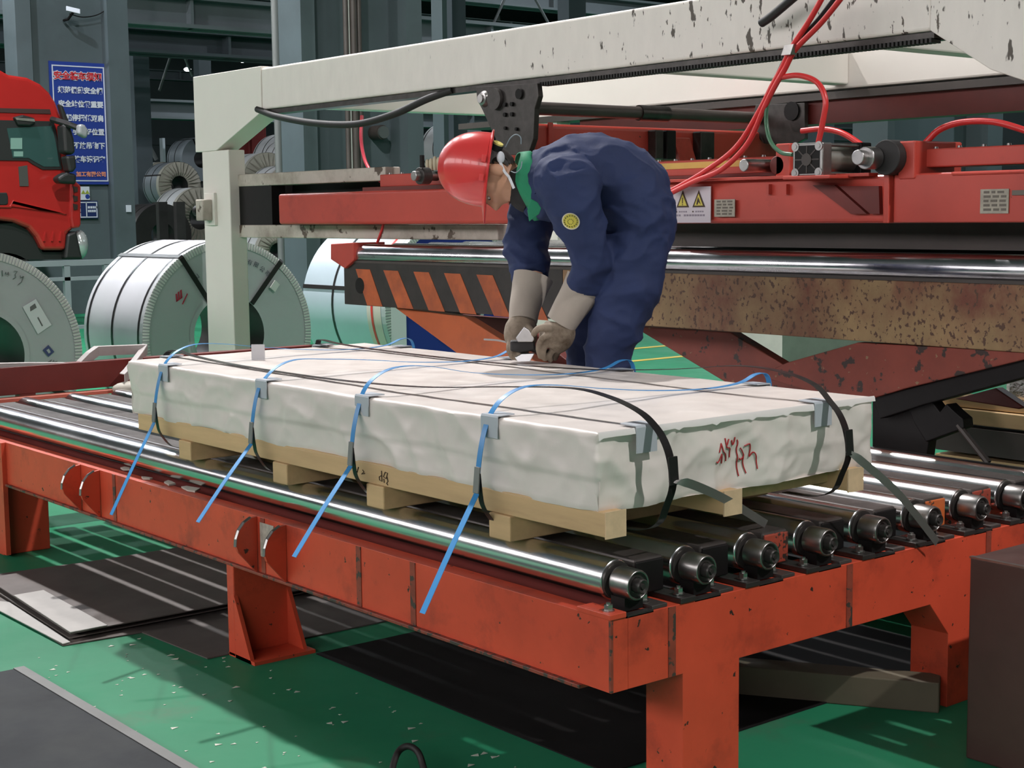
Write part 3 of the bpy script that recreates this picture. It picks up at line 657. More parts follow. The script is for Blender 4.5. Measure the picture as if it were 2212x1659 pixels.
# raised right end of the main beam and ribs
yr = px(1925,430,X=XC).y; zr2 = px(2100,385,X=XC).z
MB().box((XC-.012,YE2,b.z+.002),(XC,yr-.02,a.z-.004)).build('face_plate', M['red2'], ca, bevel=.004)
MB().box((XC-.03,yr-.012,b.z),(XC,yr+.012,a.z+.03)).build('rib', M['red2'], ca, bevel=.003)
MB().box((XC-.02,YE2,a.z),(XC+.16,px(2060,385,X=XC).y,zr2+.01)).build('step_block', M['red2'], ca, bevel=.01)
MB().box((XC-.035,px(1890,390,X=XC).y,a.z-.006),(XC+.02,px(1430,390,X=XC).y,a.z+.006)).build('ledge', M['red2'], ca, bevel=.002)
# slanted stiffener plates below the cylinder
for q in ([(1755,400),(1802,400),(1872,462),(1838,462)], [(1812,402),(1898,402),(1900,462),(1880,462)]):
    MB().prism([px(u,v,X=XC-.02) for u, v in q], (.02,0,0)).build('stiffener', M['red_dark'], ca)
for u in (1662,1700): MB().box((XC-.02,px(u,405,X=XC).y,px(u,420,X=XC).z),(XC,px(u+6,405,X=XC).y,px(u,398,X=XC).z)).build('tab', M['red2'], ca)
# bolted guide rail on top
XG = XC+.05; zg0 = a.z; zg1 = px(1550,343,X=XG).z
gy0, gy1 = px(1700,350,X=XG).y, px(1395,350,X=XG).y
gl0, gl1 = px(1010,370,X=XG).y, px(820,370,X=XG).y
for (q0, q1) in ((gy0,gy1),(gl0,gl1),(YE2,px(1985,350,X=XG).y)):
    g = MB().box((XG,q0,zg0+.02),(XG+.12,q1,zg1)).build('guide_rail', M['red2'], ca, bevel=.005)
    n = max(2, int((q1-q0)/.095)); sc = MB().lathe([(0,.008),(.007,.008),(.009,0)], (0,0,0), (0,0,1), 10).build('cap_screw', M['steel'], g, smooth=40, local=True)
    for i in range(n):
        pos = Vector((XG+.03, q0+(i+.5)*(q1-q0)/n, zg1))-wloc(g)
        if i == 0: sc.location = pos
        else: dup(sc, pos, g)
M['yellow'] = mat('yellow_strip', (.62,.42,.10), .5, var=.15)
MB().box((XG-.004,gy0+.12,zg0+.05),(XG,gy1-.02,zg0+.075)).build('yellow_strip', M['yellow'], ca)
MB().box((XG-.03,gl0-.1,zg0-.002),(XG+.14,gl1+.12,zg0+.02)).build('slide_plate', M['red_dark'], ca)
MB().box((XG-.02,gy0-.1,zg0+.01),(XG+.1,gy1+.05,zg0+.022)).build('slide_plate', M['red_dark'], ca)
# cross arm along X
yx = px(1152,300,X=2.36).y; z0, z1 = px(1152,345,X=2.36).z, px(1152,266,X=2.36).z; xe = px(1710,300,Y=yx).x
cb = MB().box((2.36,yx,z0),(xe,yx+.22,z1)).build('cross_arm', M['red2'], ca, bevel=.022, seg=3)
x = px(1182,300,Y=yx).x; MB().box((x,yx-.012,z0+.01),(x+.03,yx,z1+.006)).build('arm_rib', M['red2'], cb, bevel=.003)
for u0,u1,m in ((1408,1425,'steel_dark'),(1432,1452,'black'),(1505,1535,'steel_dark')):
    x0, x1 = px(u0,300,Y=yx-.03).x, px(u1,300,Y=yx-.03).x; MB().box((x0,yx-.06,z0+.01),(x1,yx,z1-.015)).build('clamp', M[m], cb, bevel=.006)
x0, x1 = px(1455,310,Y=yx-.05).x, px(1500,310,Y=yx-.05).x
MB().prism([(x0,yx-.05,z1-.05),(x0+.12,yx-.05,z1-.05),(x1+.02,yx-.05,z0+.0),(x0+.05,yx-.05,z0)], (0,.05,0)).build('strut', M['red2'], cb, bevel=.004)
# shafts and the air cylinder, all along X
def xcyl(name, u0, u1, v, r, m, X0, parent, n=24):
    p0 = px(u0,v,X=X0); x1 = px(u1,v,Y=p0.y).x
    return MB().cyl(p0, (max(x1,X0+.02),p0.y,p0.z), r, n=n).build(name, m, parent, smooth=40, bevel=.003), p0
XK = XC-.12
xcyl('guide_shaft', 1606, 1700, 357, .024, M['steel'], XK, ca); xcyl('shaft_collar', 1678, 1712, 357, .036, M['red_dark'], XC-.02, ca)
xcyl('guide_shaft', 893, 945, 380, .024, M['steel'], XK, ca); xcyl('shaft_collar', 905, 925, 380, .042, M['steel_dark'], XK+.03, ca)
c = px(912,362,X=XK+.03); MB().cyl(c, c+Vector((0,0,.06)), .012, n=12).build('set_screw', M['black'], ca)
xcyl('guide_shaft', 1852, 1915, 340, .027, M['steel'], XK-.03, ca); xcyl('shaft_collar', 1868, 1890, 341, .040, M['steel'], XK, ca)
xcyl('rubber_disc', 1912, 1945, 340, .062, M['rubber'], XK+.06, ca)
q = px(1960,345,X=XK+.1); MB().box((XK+.1,q.y-.03,a.z-.02),(XK+.38,q.y+.04,q.z+.065)).build('shaft_mount', M['red2'], ca, bevel=.006)
xcyl('push_rod', 2010, 2085, 338, .026, M['brown'], XK+.3, ca)
q = px(1690,350,X=XC-.02); MB().box((XC-.02,q.y-.035,a.z),(XC+.08,q.y+.035,q.z+.07)).build('shaft_mount', M['red2'], ca, bevel=.006)
q0 = px(1712,310,X=XK); q1 = px(1776,380,X=XK)
cyl = MB().box((XK,q1.y,q1.z),(XK+.055,q0.y,q0.z)).build('air_cylinder', M['steel'], ca, bevel=.006)
cyc = (q0+q1)/2; hw = abs(q0.y-q1.y)/2; hh = abs(q0.z-q1.z)/2
MB().box((XK-.002,cyc.y-hw*.82,cyc.z-hh*.84),(XK,cyc.y+hw*.82,cyc.z+hh*.84)).build('end_recess', M['black'], cyl)
for i in (-1,1):
    for j in (-1,1):
        o_ = Vector((XK-.004,cyc.y+i*hw*.78,cyc.z+j*hh*.78)); MB().cyl(o_, o_+Vector((.006,0,0)), .017, n=16).cyl(o_-Vector((.002,0,0)), o_, .009, n=6).build('corner_screw', M['steel'], cyl, smooth=40)
MB().cyl((XK-.006,cyc.y,cyc.z),(XK,cyc.y,cyc.z),.023,n=24).build('end_boss', M['brown'], cyl, smooth=40)
for ang in (0,90,135,45):
    dy, dz = math.cos(R(ang)), math.sin(R(ang)); MB().obox((XK-.002,cyc.y,cyc.z), (.002,0,0), (0,dy*hw*.8,dz*hh*.8), (0,-dz*.0025,dy*.0025)).build('end_rib', M['brown'], cyl)
xb2 = px(1850,345,Y=cyc.y).x
M['alu'] = mat('cast_aluminium', (.42,.40,.36), .38, .8, var=.2, vscale=12)
MB().cyl((XK+.05,cyc.y,cyc.z),(xb2-.05,cyc.y,cyc.z), hh*.86, n=32).build('cylinder_barrel', M['alu'], cyl, smooth=40)
MB().box((xb2-.06,cyc.y-hw,cyc.z-hh),(xb2,cyc.y+hw,cyc.z+hh*1.05)).build('front_head', M['black'], cyl, bevel=.005)
for j in (-1,1):
    for i in (-1,1): MB().cyl((XK+.05,cyc.y+i*hw*.8,cyc.z+j*hh*.85),(xb2-.05,cyc.y+i*hw*.8,cyc.z+j*hh*.85), .007, n=10).build('tie_rod', M['steel'], cyl, smooth=40)
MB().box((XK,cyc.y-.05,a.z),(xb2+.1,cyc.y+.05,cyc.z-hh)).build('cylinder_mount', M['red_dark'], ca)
MB().box((XK-.02,cyc.y-.12,a.z-.012),(xb2+.16,cyc.y+.1,a.z)).build('mount_shelf', M['red2'], ca, bevel=.003)
# plates and the warning sign on the main beam
def plate(name, u0, u1, v0, v1, m, X=XC-.0165):
    p = px(u0,v0,X=X); q = px(u1,v1,X=X); return MB().box((X,q.y,q.z),(X+.003,p.y,p.z)).build(name, m, ca), p, q
M['label'] = mat('engraved_plate', (.36,.33,.27), .5, .2, var=.2, vscale=30); M['label_ink'] = mat('plate_ink', (.14,.12,.10), .6)
for (u0,u1,v0,v1) in ((1543,1587,431,468),(2118,2178,409,461)):
    o, p, q = plate('name_plate', u0, u1, v0, v1, M['label']); rows = 5; dy = (p.y-q.y)
    for i in range(rows):
        z = p.z-(p.z-q.z)*(i+.7)/(rows+.6); x = .12
        while x < .8:
            w_ = random.uniform(.12,.28); MB().box((XC-.0175,p.y-dy*min(.92,x+w_),z-(p.z-q.z)*.05),(XC-.0165,p.y-dy*x,z+(p.z-q.z)*.05)).build('plate_text', M['label_ink'], o); x += w_+.08
o, p, q = plate('dark_tab', 2186, 2230, 411, 421, M['label_ink'])
M['ws'] = mat('sign_sheet', (.60,.55,.60), .45); M['warn_y'] = mat('warning_yellow', (.60,.52,.08), .5)
ws, p, q = plate('warning_sign', 1442, 1535, 405, 481, M['ws']); dy, dz = p.y-q.y, p.z-q.z
def tri(cy, cz, hy, hz, X, m, nm, par): MB().prism([(X,cy+hy,cz),(X,cy-hy,cz),(X,cy,cz+hz)], (.0012,0,0)).build(nm, m, par)
for f in (.365,.735):
    cy = p.y-dy*f; cz = p.z-dz*.57; tri(cy, cz, dy*.145, dz*.47, XC-.0185, M['pencil'], 'triangle_border', ws); tri(cy, cz+dz*.045, dy*.098, dz*.33, XC-.0192, M['warn_y'], 'triangle_face', ws)
    if f < .5: MB().box((XC-.0200,cy-dy*.009,cz+dz*.11),(XC-.0190,cy+dy*.009,cz+dz*.27)).box((XC-.0200,cy-dy*.009,cz+dz*.06),(XC-.0190,cy+dy*.009,cz+dz*.09)).build('exclamation_mark', M['pencil'], ws)
    else: MB().prism([(XC-.0200,cy+dy*.05,cz+dz*.07),(XC-.0200,cy+dy*.02,cz+dz*.07),(XC-.0200,cy+dy*.0,cz+dz*.15),(XC-.0200,cy-dy*.05,cz+dz*.07),(XC-.0200,cy-dy*.02,cz+dz*.2),(XC-.0200,cy+dy*.01,cz+dz*.28),(XC-.0200,cy+dy*.03,cz+dz*.2)], (.001,0,0)).build('hand_pictogram', M['pencil'], ws)
MWS = lambda yy, zz: frame((XC-.0182, yy, zz), (0,-1,0), (-1,0,0))
M['grey_ink'] = mat('grey_print', (.30,.26,.32), .6)
for f, tx in ((.22,'当心'),(.60,'当心')):
    MB().cyl((XC-.0185,p.y-dy*f,p.z-dz*.69),(XC-.017,p.y-dy*f,p.z-dz*.69), dz*.022, n=10).build('bullet', M['pencil'], ws)
    for j in range(4): yy = p.y-dy*(f+.07+.05*j); MB().box((XC-.0180,yy-dy*.016,p.z-dz*.71),(XC-.017,yy+dy*.016,p.z-dz*.67)).build('caption', M['grey_ink'], ws)
for j in range(13):
    yy = p.y-dy*(.1+.062*j)
    if j != 4: MB().box((XC-.0180,yy-dy*.021,p.z-dz*.82),(XC-.017,yy+dy*.021,p.z-dz*.765)).build('caption', M['grey_ink'], ws)
# little bundle of pale plugs on the left rail
M['plug'] = mat('ivory_plug', (.55,.48,.34), .5)
for k, (u, v, h) in enumerate(((924,362,.055),(932,362,.06),(940,360,.07),(948,361,.065))):
    c = px(u,368,X=XG+.05); tag(MB().lathe([(0,0),(.009,0),(.011,.02),(.012,h*.8),(.006,h),(0,h)], c, (0,0,1), 10).build('ivory_plug', M['plug'], smooth=40), ['shortest ivory hose plug of the row beside the hard hat','second shortest ivory hose plug beside the hard hat','tallest ivory hose plug standing beside the hard hat','ivory hose plug last in the row behind the hard hat'][k], 'plug', 'hose plugs on the rail')

# ------------------------------------------------------------------ stacking lift behind the man
XL = 2.12
sl = thing('scissor_lift', 'red scissor lift with polished rollers behind the worker', 'lift table', (XL,2,0))
zr = px(770,550,X=XL).z; rr = .056; yl0 = px(768,550,X=XL).y
lr = MB().cyl((0,0,0),(0,-(yl0+1.0),0), rr, n=48).build('roller', M['chrome2'], sl, smooth=40, bevel=.006, local=True)
lr.location = Vector((XL+.02,yl0,zr))-sl.location
for k in range(1,6): dup(lr, Vector((XL+.02+.24*k,yl0,zr))-sl.location, sl)
za, zb2 = px(745,562,X=XL-.03).z, px(745,657,X=XL-.03).z; yh = px(743,600,X=XL-.03).y; ym = px(1215,600,X=XL-.03).y
hz = MB().box((XL-.03,ym,zb2),(XL+.03,yh,za)).build('hazard_beam', mat('black_hazard_paint', (.022,.018,.016), .5, var=.4, vscale=12, chip=[((.18,.06,.035), 14, .70)]), sl, bevel=.003)
M['haz_or'] = mat('orange_hazard_paint', (.42,.095,.025), .5, var=.25, vscale=8, dirt=((.2,.05,.03), 6, .5, .8))
def quad(pts, nm, m, par, X, t=.002): MB().prism([px(u,v,X=X) for u, v in pts], (t,0,0)).build(nm, m, par)
tops = [(768,799),(828,859.5),(893,926),(959,994),(1029,1064),(1103,1140)]; bots = [(793,826),(859,893),(926,961),(994,1029),(1067,1102),(1146,1184)]
for (a0,a1),(b0,b1) in zip(tops, bots):
    vt = lambda u: 581+(u-770)*.047; vb = lambda u: 661+(u-790)*.085
    quad([(a0,vt(a0)),(a1,vt(a1)),(b1,vb(b1)-2),(b0,vb(b0)-2)], 'hazard_stripe', M['haz_or'], hz, XL-.0322)
c = px(777,617,X=XL-.033); MB().cyl(c, c+Vector((.01,0,0)), .042, n=24).build('pin_hole', M['black'], hz)
M['rust'] = mat('pitted_rusty_paint', (.30,.20,.095), .6, var=.25, vscale=6, dirt=((.16,.05,.03), 3.2, .42, .66), chip=[((.09,.045,.028), 60, .57)], bump=(60,.3,.003), stretch=(1,1,.75))
M['rust_red'] = mat('rusted_red_paint', (.22,.045,.028), .55, var=.2, vscale=5, chip=[((.035,.022,.018), 16, .60),((.25,.17,.09), 40, .66)], bump=(40,.2,.003))
MB().box((XL-.03,-1.2,zb2),(XL+.03,ym,za-.002)).build('rusty_beam', M['rust'], sl, bevel=.005)
MB().box((XL-.035,-1.2,za-.012),(XL+.05,yh,za)).build('top_flange', M['brown'], sl)
MB().prism([px(u,v,X=XL-.05) for u, v in ((714,527),(764,524),(764,562),(744,580),(714,560))], (.2,0,0)).build('end_bracket', M['red2'], sl, bevel=.004)
MB().box((XL-.02,yl0,za),(XL+.1,yl0+.06,zr+.03)).build('bearing_pocket', M['black'], sl)
MB().box((XL+.9,-1.2,zb2),(XL+.96,yh,za)).build('rear_beam', M['red_dark'], sl)
MB().box((XL+.20,-1.2,zr+.062),(XL+1.2,px(1445,500,X=XL+.2).y,b.z+.01)).build('dark_sheet_stack', M['brown'], sl)
def arm(pts, m, X, t, nm='scissor_arm'): MB().prism([px(u,v,X=X) for u, v in pts], (t,0,0)).build(nm, m, sl, bevel=.004)
M['arm_or'] = mat('orange_arm_paint', (.46,.10,.025), .5, var=.15, vscale=3, dirt=((.2,.05,.02), 4, .5, .8))
arm([(852,664),(1003,684),(1270,850),(1105,850)], M['arm_or'], XL+.02, .06)
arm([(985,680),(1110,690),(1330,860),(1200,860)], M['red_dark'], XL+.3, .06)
arm([(1366,705),(1578,718),(1810,860),(1640,870)], M['rust_red'], XL+.25, .06)
arm([(1380,702),(1440,706),(1700,860),(1660,862)], M['brown'], XL+.32, .06)
arm([(1634,812),(1700,783),(1852,740),(2240,762),(2240,770),(1960,838),(1886,860),(1760,848)], M['rust_red'], XL-.02, .05)
arm([(1884,859),(2240,766),(2240,808),(1995,874),(1900,905)], M['black'], XL-.0, .08)
arm([(1884,858),(1952,846),(2012,905),(2000,1000),(1884,1000)], M['black'], XL+.05, .05, 'pivot_plate')
arm([(1944,838),(1985,830),(2030,890),(2044,872),(2060,888),(2080,905),(2082,925),(2000,955),(1975,915)], M['black'], XL+.03, .06, 'pivot_block')
MB().tube([px(2070,918,X=XL+.04), px(2135,1000,X=XL+.04)], .012, 8).build('release_rod', M['brown'], sl)
arm([(2062,862),(2150,838),(2212,880),(2200,884)], M['red_dark'], XL+.6, .05)
MB().box((XL-.02,-1.2,.0),(XL+1.0,4.0,.12)).build('base_frame', M['black'], sl)

# timber and wrapped goods beyond the lift
XT = 3.7
for k, (v0, v1, u0) in enumerate(((857,884,1990),(884,918,1985))):
    a = px(2100,v0,X=XT); b = px(2100,v1-2,X=XT); e = px(u0,v0,X=XT)
    tag(MB().box((XT-.02*k,-1.5,b.z),(XT+.1,e.y,a.z)).build('timber_beam', M['wood'], bevel=.004), ['upper pale timber beam stacked beyond the scissor lift','lower pale timber beam stacked beyond the scissor lift'][k], 'timber')
a = px(2100,918,X=XT)
tp = thing('timber_pallet', 'brown timber pallet under the pale beams beyond the lift', 'pallet', (XT,0,0))
for k, (z0, z1, m) in enumerate(((a.z-.13,a.z-.01,'brown'),(a.z-.25,a.z-.15,'wood'),(0.02,.12,'wood'))): MB().box((XT-.03,-1.5,max(0.0,z0)),(XT+.22,px(2030,930,X=XT).y,max(.1,z1))).build('board', M[m], tp)
for yy in (-1.2,0.0): MB().box((XT-.02,yy,0),(XT+.2,yy+.1,a.z-.01)).build('bearer', M['wood'], tp)
M['foil'] = mat('creased_foil_wrap', (.62,.60,.60), .25, .3, var=.1, vscale=10, bump=(9,.9,.03))
a = px(2160,826,X=XT+.02); b = px(2160,858,X=XT+.02)
tag(MB().box((XT+.02,-1.6,b.z-.02),(XT+.22,px(2168,840,X=XT+.02).y,a.z+.25)).build('foil_bundle', M['foil'], bevel=.03), 'silvery foil wrapped bundle lying on the timber beams', 'bundle')
a = px(1690,716,d=14)
tag(MB().box((a.x,a.y,0),(a.x+2.2,a.y+.5,px(1690,722,Y=a.y).z)).build('concrete_block', mat('pale_concrete', (.36,.36,.32), .7, var=.12)), 'pale grey concrete block on the green floor beyond the lift', 'block')

# ------------------------------------------------------------------ hoses and cables
M['hose_red'] = mat('red_air_hose', (.62,.035,.035), .3); M['hose_green'] = mat('green_air_hose', (.06,.16,.09), .3); M['hose_pink'] = mat('pink_air_hose', (.60,.06,.09), .35)
def hose(label, pts, r, m, name='air_hose', cat='hose', n=8):
    P = [px(u,v,X=x) for u, v, x in pts]
    return tag(MB().tube(curve(P, n), r, 10).build(name, m, smooth=60), label, cat)
hose('red air hose falling past the white beam to the worker, upper strand', [(1785,-20,2.02),(1745,50,2.03),(1712,100,2.05),(1690,145,2.06),(1668,185,2.06),(1640,240,2.06),(1590,318,2.06),(1520,372,2.07),(1450,412,2.08)], .0105, M['hose_red'])
hose('red air hose falling past the white beam to the worker, lower strand', [(1830,-20,2.01),(1775,48,2.02),(1720,105,2.04),(1695,150,2.05),(1672,190,2.05),(1650,235,2.05),(1615,310,2.05),(1560,365,2.06),(1500,392,2.06),(1448,418,2.06)], .0105, M['hose_red'])
hose('short red hose looping from the bundle to the air cylinder', [(1682,168,2.06),(1725,163,2.05),(1765,178,2.03),(1783,215,2.02),(1778,260,2.02),(1767,312,2.03)], .0105, M['hose_red'])
hose('green air hose curling from the bundle to the air cylinder', [(1690,150,2.07),(1668,195,2.07),(1655,245,2.05),(1662,300,2.03),(1685,328,2.02),(1712,334,2.02)], .008, M['hose_green'])
hose('dark cable tied along the red hoses on the white beam', [(1815,-20,2.05),(1765,45,2.06),(1715,95,2.06),(1690,140,2.08),(1672,180,2.08)], .009, M['rubber'], 'cable', 'cable')
hose('thick black hose end stuck out across the white beam', [(1645,50,2.13),(1668,34,2.12),(1720,-10,2.10)], .017, M['rubber'], 'black_hose', 'hose')
hose('red hose arching behind the air cylinder', [(1732,283,2.4),(1775,279,2.4),(1820,288,2.38),(1868,318,2.36)], .012, M['hose_red'])
hose('red hose arching over the right end of the carriage', [(1998,310,2.3),(2030,280,2.32),(2080,264,2.34),(2150,264,2.34),(2225,285,2.34)], .012, M['hose_red'])
hose('pink hose hanging in front of the brown pipes', [(782,250,2.45),(780,300,2.42),(788,345,2.40),(806,378,2.38),(822,390,2.36)], .010, M['hose_pink'])
hose('small pink hose loop on the left end of the carriage', [(788,382,2.3),(796,372,2.3),(810,374,2.29),(822,392,2.28)], .009, M['hose_pink'])
hose('thin red hose hanging below the left red beam', [(828,484,2.2),(824,500,2.2),(815,525,2.2)], .008, M['hose_red'])
hose('black ribbed drag cable slung under the left end of the white beam', [(556,236,2.2),(600,252,2.18),(680,266,2.16),(770,268,2.15),(850,247,2.16),(920,215,2.18),(978,194,2.22)], .019, M['rubber'], 'drag_cable', 'cable', 10)
cl = px(1707,108,X=2.03); tag(MB().obox(cl, (0,.022,0), (.016,0,0), (0,-.008,.018)).build('hose_clip', M['steel']), 'steel clip binding the red hoses on the white beam', 'clip')
# ------------------------------------------------------------------ steel coils
M['coil'] = mat('galvanised_coil_wrap', (.56,.575,.61), .36, .15, var=.05, vscale=2, rvar=.05)
M['coil_face'] = mat('coil_end_sheet', (.42,.44,.455), .5, .2, var=.06, vscale=2, dirt=((.34,.355,.365), 1.5, .5, .8))
M['coil_blue'] = mat('bluish_coil_wrap', (.46,.55,.62), .3, .2, var=.04, vscale=2)
M['coil_white'] = mat('white_coil_wrap', (.62,.63,.64), .4, 0, var=.05, vscale=2)
M['coil_grey'] = mat('grey_coil_wrap', (.24,.27,.30), .4, .2, var=.05, vscale=2)
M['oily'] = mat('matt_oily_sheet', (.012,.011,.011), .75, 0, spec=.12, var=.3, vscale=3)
M['coil_dark'] = mat('dark_coil_steel', (.055,.05,.05), .45, .3, var=.2, vscale=3)
M['crepe'] = mat('crimped_paper_end', (.42,.40,.34), .6, var=.1, vscale=6)
M['tabs'] = mat('bright_edge_strip', (.66,.67,.65), .35, .3)
M['bluewrap'] = mat('deep_blue_wrap', (.020,.030,.24), .4); M['bluecap'] = mat('blue_end_cap', (.04,.22,.55), .4)
M['creamwrap'] = mat('cream_band', (.55,.50,.44), .5)
def coil(label, face, R_, r_, L, body, facem, style='tabs', strap=(.25,.5,.78), radial=(), group='steel coils on the floor', name='steel_coil', yaw=0):
    """face = centre of the near end face; the axis runs away along +Y"""
    t = thing(name, label, 'coil', face, rot=(0,0,yaw), group=group)
    b = MB().lathe([(R_,0),(R_,L)], (0,0,0), (0,1,0), 72); b.build('coil_body', body, t, smooth=40, local=True)
    MB().lathe([(r_,0),(R_*.999,0)], (0,0,0), (0,1,0), 72).build('end_face', facem, t, local=True)
    MB().lathe([(r_,L),(R_*.999,L)], (0,0,0), (0,1,0), 48).build('far_end', facem, t, local=True)
    MB().lathe([(r_,0),(r_,L)], (0,0,0), (0,1,0), 48).build('bore', M['coil_dark'], t, smooth=40, local=True)
    if style == 'tabs':
        MB().lathe([(R_*.93,-.004),(R_*1.004,-.004),(R_*1.004,.05)], (0,0,0), (0,1,0), 72).build('edge_ring', M['coil_face'], t, local=True)
        k = MB(); n = 190
        for i in range(n):
            a = 2*math.pi*i/n; e = Vector((math.cos(a),0,math.sin(a))); tt = Vector((-math.sin(a),0,math.cos(a)))
            k.obox(e*R_*.965+Vector((0,-.007,0)), e*R_*.036, tt*R_*math.pi/n*.5, Vector((0,.004,0)))
        o = k.build('edge_tabs', M['tabs'], t, local=True); o['kind'] = 'stuff'
        MB().lathe([(r_*.98,-.004),(r_*1.10,-.004)], (0,0,0), (0,1,0), 48).build('bore_ring', M['coil_face'], t, local=True)
    elif style == 'crepe':
        k = MB(); n = 30
        for i in range(n):
            a0 = 2*math.pi*(i+random.uniform(-.2,.2))/n; da = 2*math.pi/n*.42
            P = []
            for rad, y in ((r_*1.02,-.004),(R_*.55,-.05),(R_*.99,-.012)):
                for s in (-1,1): a = a0+s*da*(1 if rad > r_*1.5 else .6)*(1.0); P.append(Vector((math.cos(a)*rad, y-(.03 if s < 0 else -.004), math.sin(a)*rad)))
            k.add(P, [(0,1,3,2),(2,3,5,4)])
        k.build('crimped_end', M['crepe'], t, local=True)
        MB().lathe([(R_*1.003,-.012),(R_*1.006,.10)], (0,0,0), (0,1,0), 60).build('crimped_band', M['crepe'], t, smooth=40, local=True)
    for f in strap: MB().lathe([(R_*1.006,L*f-.014),(R_*1.006,L*f+.014)], (0,0,0), (0,1,0), 72).build('strap', M['dark_strap'], t, smooth=40, local=True)
    for a in radial:
        e = Vector((math.cos(R(a)),0,math.sin(R(a)))); tt = Vector((-math.sin(R(a)),0,math.cos(R(a))))
        MB().ribbon([e*R_*1.01+Vector((0,L,0)), e*R_*1.01+Vector((0,-.012,0)), e*R_*.99+Vector((0,-.016,0)), e*r_*1.0+Vector((0,-.014,0)), e*(r_-.01)+Vector((0,.05,0)), e*(r_-.01)+Vector((0,L,0))], tt*.017, .004).build('radial_strap', M['dark_strap'], t, local=True)
    # timber chocks keep it from rolling
    for s in (-1,1):
        x = s*R_*.55; z = -R_+.002
        if face[2]-R_ < .2:
            MB().prism([(x+s*.0,-.02+L*.2,-face[2]),(x+s*.22,-.02+L*.2,-face[2]),(x+s*.22,-.02+L*.2,-face[2]+.12),(x+s*.1,-.02+L*.2,-face[2]+.06)], (0,.12,0)).build('chock', M['brown'], t, local=True)
    return t
c1 = px(496,733,d=10.35); R1 = 203*10.35/FPX
k1 = coil('silver steel coil with a red logo behind the left white column', (c1.x,c1.y,R1+.01), R1, R1*.425, .92, M['coil'], M['coil_face'], radial=(123,50), strap=(.06,.5,.93))
dz1 = (R1+.01)
MB().obox((.49*R1*1.12,-.02,.50*R1*1.0), (.02,0,.025), (0,.006,0), (-.018,0,.016)).build('strap_buckle', M['tabs'], k1, local=True)
# red logo and lettering on the face of the coil
FC = lambda u, v: px(u, v, Y=c1.y-.006)
cfix = Vector((0,0,(R1+.01)-c1.z))
def flat(pts, nm, m, par): MB().prism([FC(u,v)+cfix for u, v in pts], (0,.004,0)).build(nm, m, par)
M['logo_red'] = mat('logo_red', (.42,.02,.05), .5); M['stencil'] = mat('stencil_ink', (.085,.09,.115), .6)
S2 = 120/1659
for q in ([(280,900),(310,885),(330,1060),(300,1130)],[(345,840),(380,825),(395,1040),(355,1075)],[(415,790),(455,765),(475,1000),(430,1030)],[(295,1080),(470,975),(475,1010),(300,1135)]):
    flat(crop(q, 360, 580, S2), 'logo_bar', M['logo_red'], k1)
flat(crop([(470,1200),(620,880),(640,900),(495,1210)], 360, 580, S2), 'logo_caption', M['logo_red'], k1)
for ch, u, v, rot, sz in (('山',424,608,-38,.045),('日',509,571,4,.038),('照',523,573,8,.040),('有',539,577,22,.040),('限',553,582,26,.040),('公',566,591,40,.040),('司',577,600,46,.036)):
    o_ = FC(u, v)+cfix; a_ = R(-rot)
    text_mesh('stencil_letter', ch, sz, M['stencil'], k1, frame(o_-Vector((0,.004,0)), (math.cos(a_),0,math.sin(a_)), (0,-1,0)))
for s in ([(523,549),(526,553),(524,557),(521,554),(523,549)],[(527,548),(528,566)]):
    MB().tube([FC(u,v)+cfix for u, v in s], .003, 5).build('hand_mark', M['stencil'], k1)
c2 = px(-42,752,d=9.1); R2 = 228*9.1/FPX
k2 = coil('silver steel coil with a white label at the left by the guard rail', (c2.x,c2.y,R2+.0), R2, R2*.43, .95, M['coil'], M['coil_face'], radial=(-28,), strap=(.06,.5,.93))
dz = R2-c2.z; FC2 = lambda u, v: px(u, v, Y=c2.y-.006)+Vector((0,0,dz))
M['paper_label'] = mat('white_paper_label', (.62,.63,.65), .5); M['ink_navy'] = mat('navy_ink', (.05,.06,.16), .5); M['pencil_grey'] = mat('grey_pencil', (.12,.12,.12), .6)
def fl2(pts, nm, m, off=.004): MB().prism([FC2(*q)-Vector((0,off,0)) for q in crop(pts,0,540,180/1194)], (0,.003,0)).build(nm, m, k2)
fl2([(315,690),(505,578),(728,950),(535,1082)], 'paper_label', M['paper_label']); fl2([(420,690),(490,640),(515,700),(425,755)], 'label_print', M['pencil_grey'], .006); fl2([(523,845),(540,835),(605,960),(590,970)], 'label_print', M['pencil_grey'], .006)
fl2([(605,1310),(685,1238),(768,1335),(685,1408)], 'stamp', M['ink_navy']); fl2([(655,1310),(690,1290),(715,1340),(690,1360)], 'stamp_gap', M['coil_face'], .006)
for s in ([(22,165),(30,250)],[(75,190),(70,215),(95,225),(105,190),(115,240)],[(190,175),(240,180),(205,225),(215,265),(175,290)],[(280,240),(285,270),(320,255),(330,250),(300,330),(250,370)]):
    MB().tube([FC2(u,v)-Vector((0,.005,0)) for u, v in crop(s,0,540,180/1194)], .0028, 5).build('hand_number', M['pencil_grey'], k2)
text_mesh('stamp_letter', '货', .07, M['pencil_grey'], k2, frame(FC2(111,772)-Vector((0,.008,0)), (1,0,-.2), (0,-1,0)))
c3 = px(985,745,d=12.6); R3 = .70
k3 = coil('bluish steel coil with a deep blue wrapped end behind the hazard beam', (c3.x,c3.y,R3), R3, R3*.40, 1.25, M['coil_blue'], M['bluewrap'], radial=(168,), strap=(.62,))
MB().lathe([(R3*1.004,.06),(R3*1.004,.26)], (0,0,0), (0,1,0), 72).build('cream_band', M['creamwrap'], k3, smooth=40, local=True)
MB().lathe([(R3*1.008,.17),(R3*1.008,.20)], (0,0,0), (0,1,0), 72).build('red_tape', M['hose_red'], k3, smooth=40, local=True)
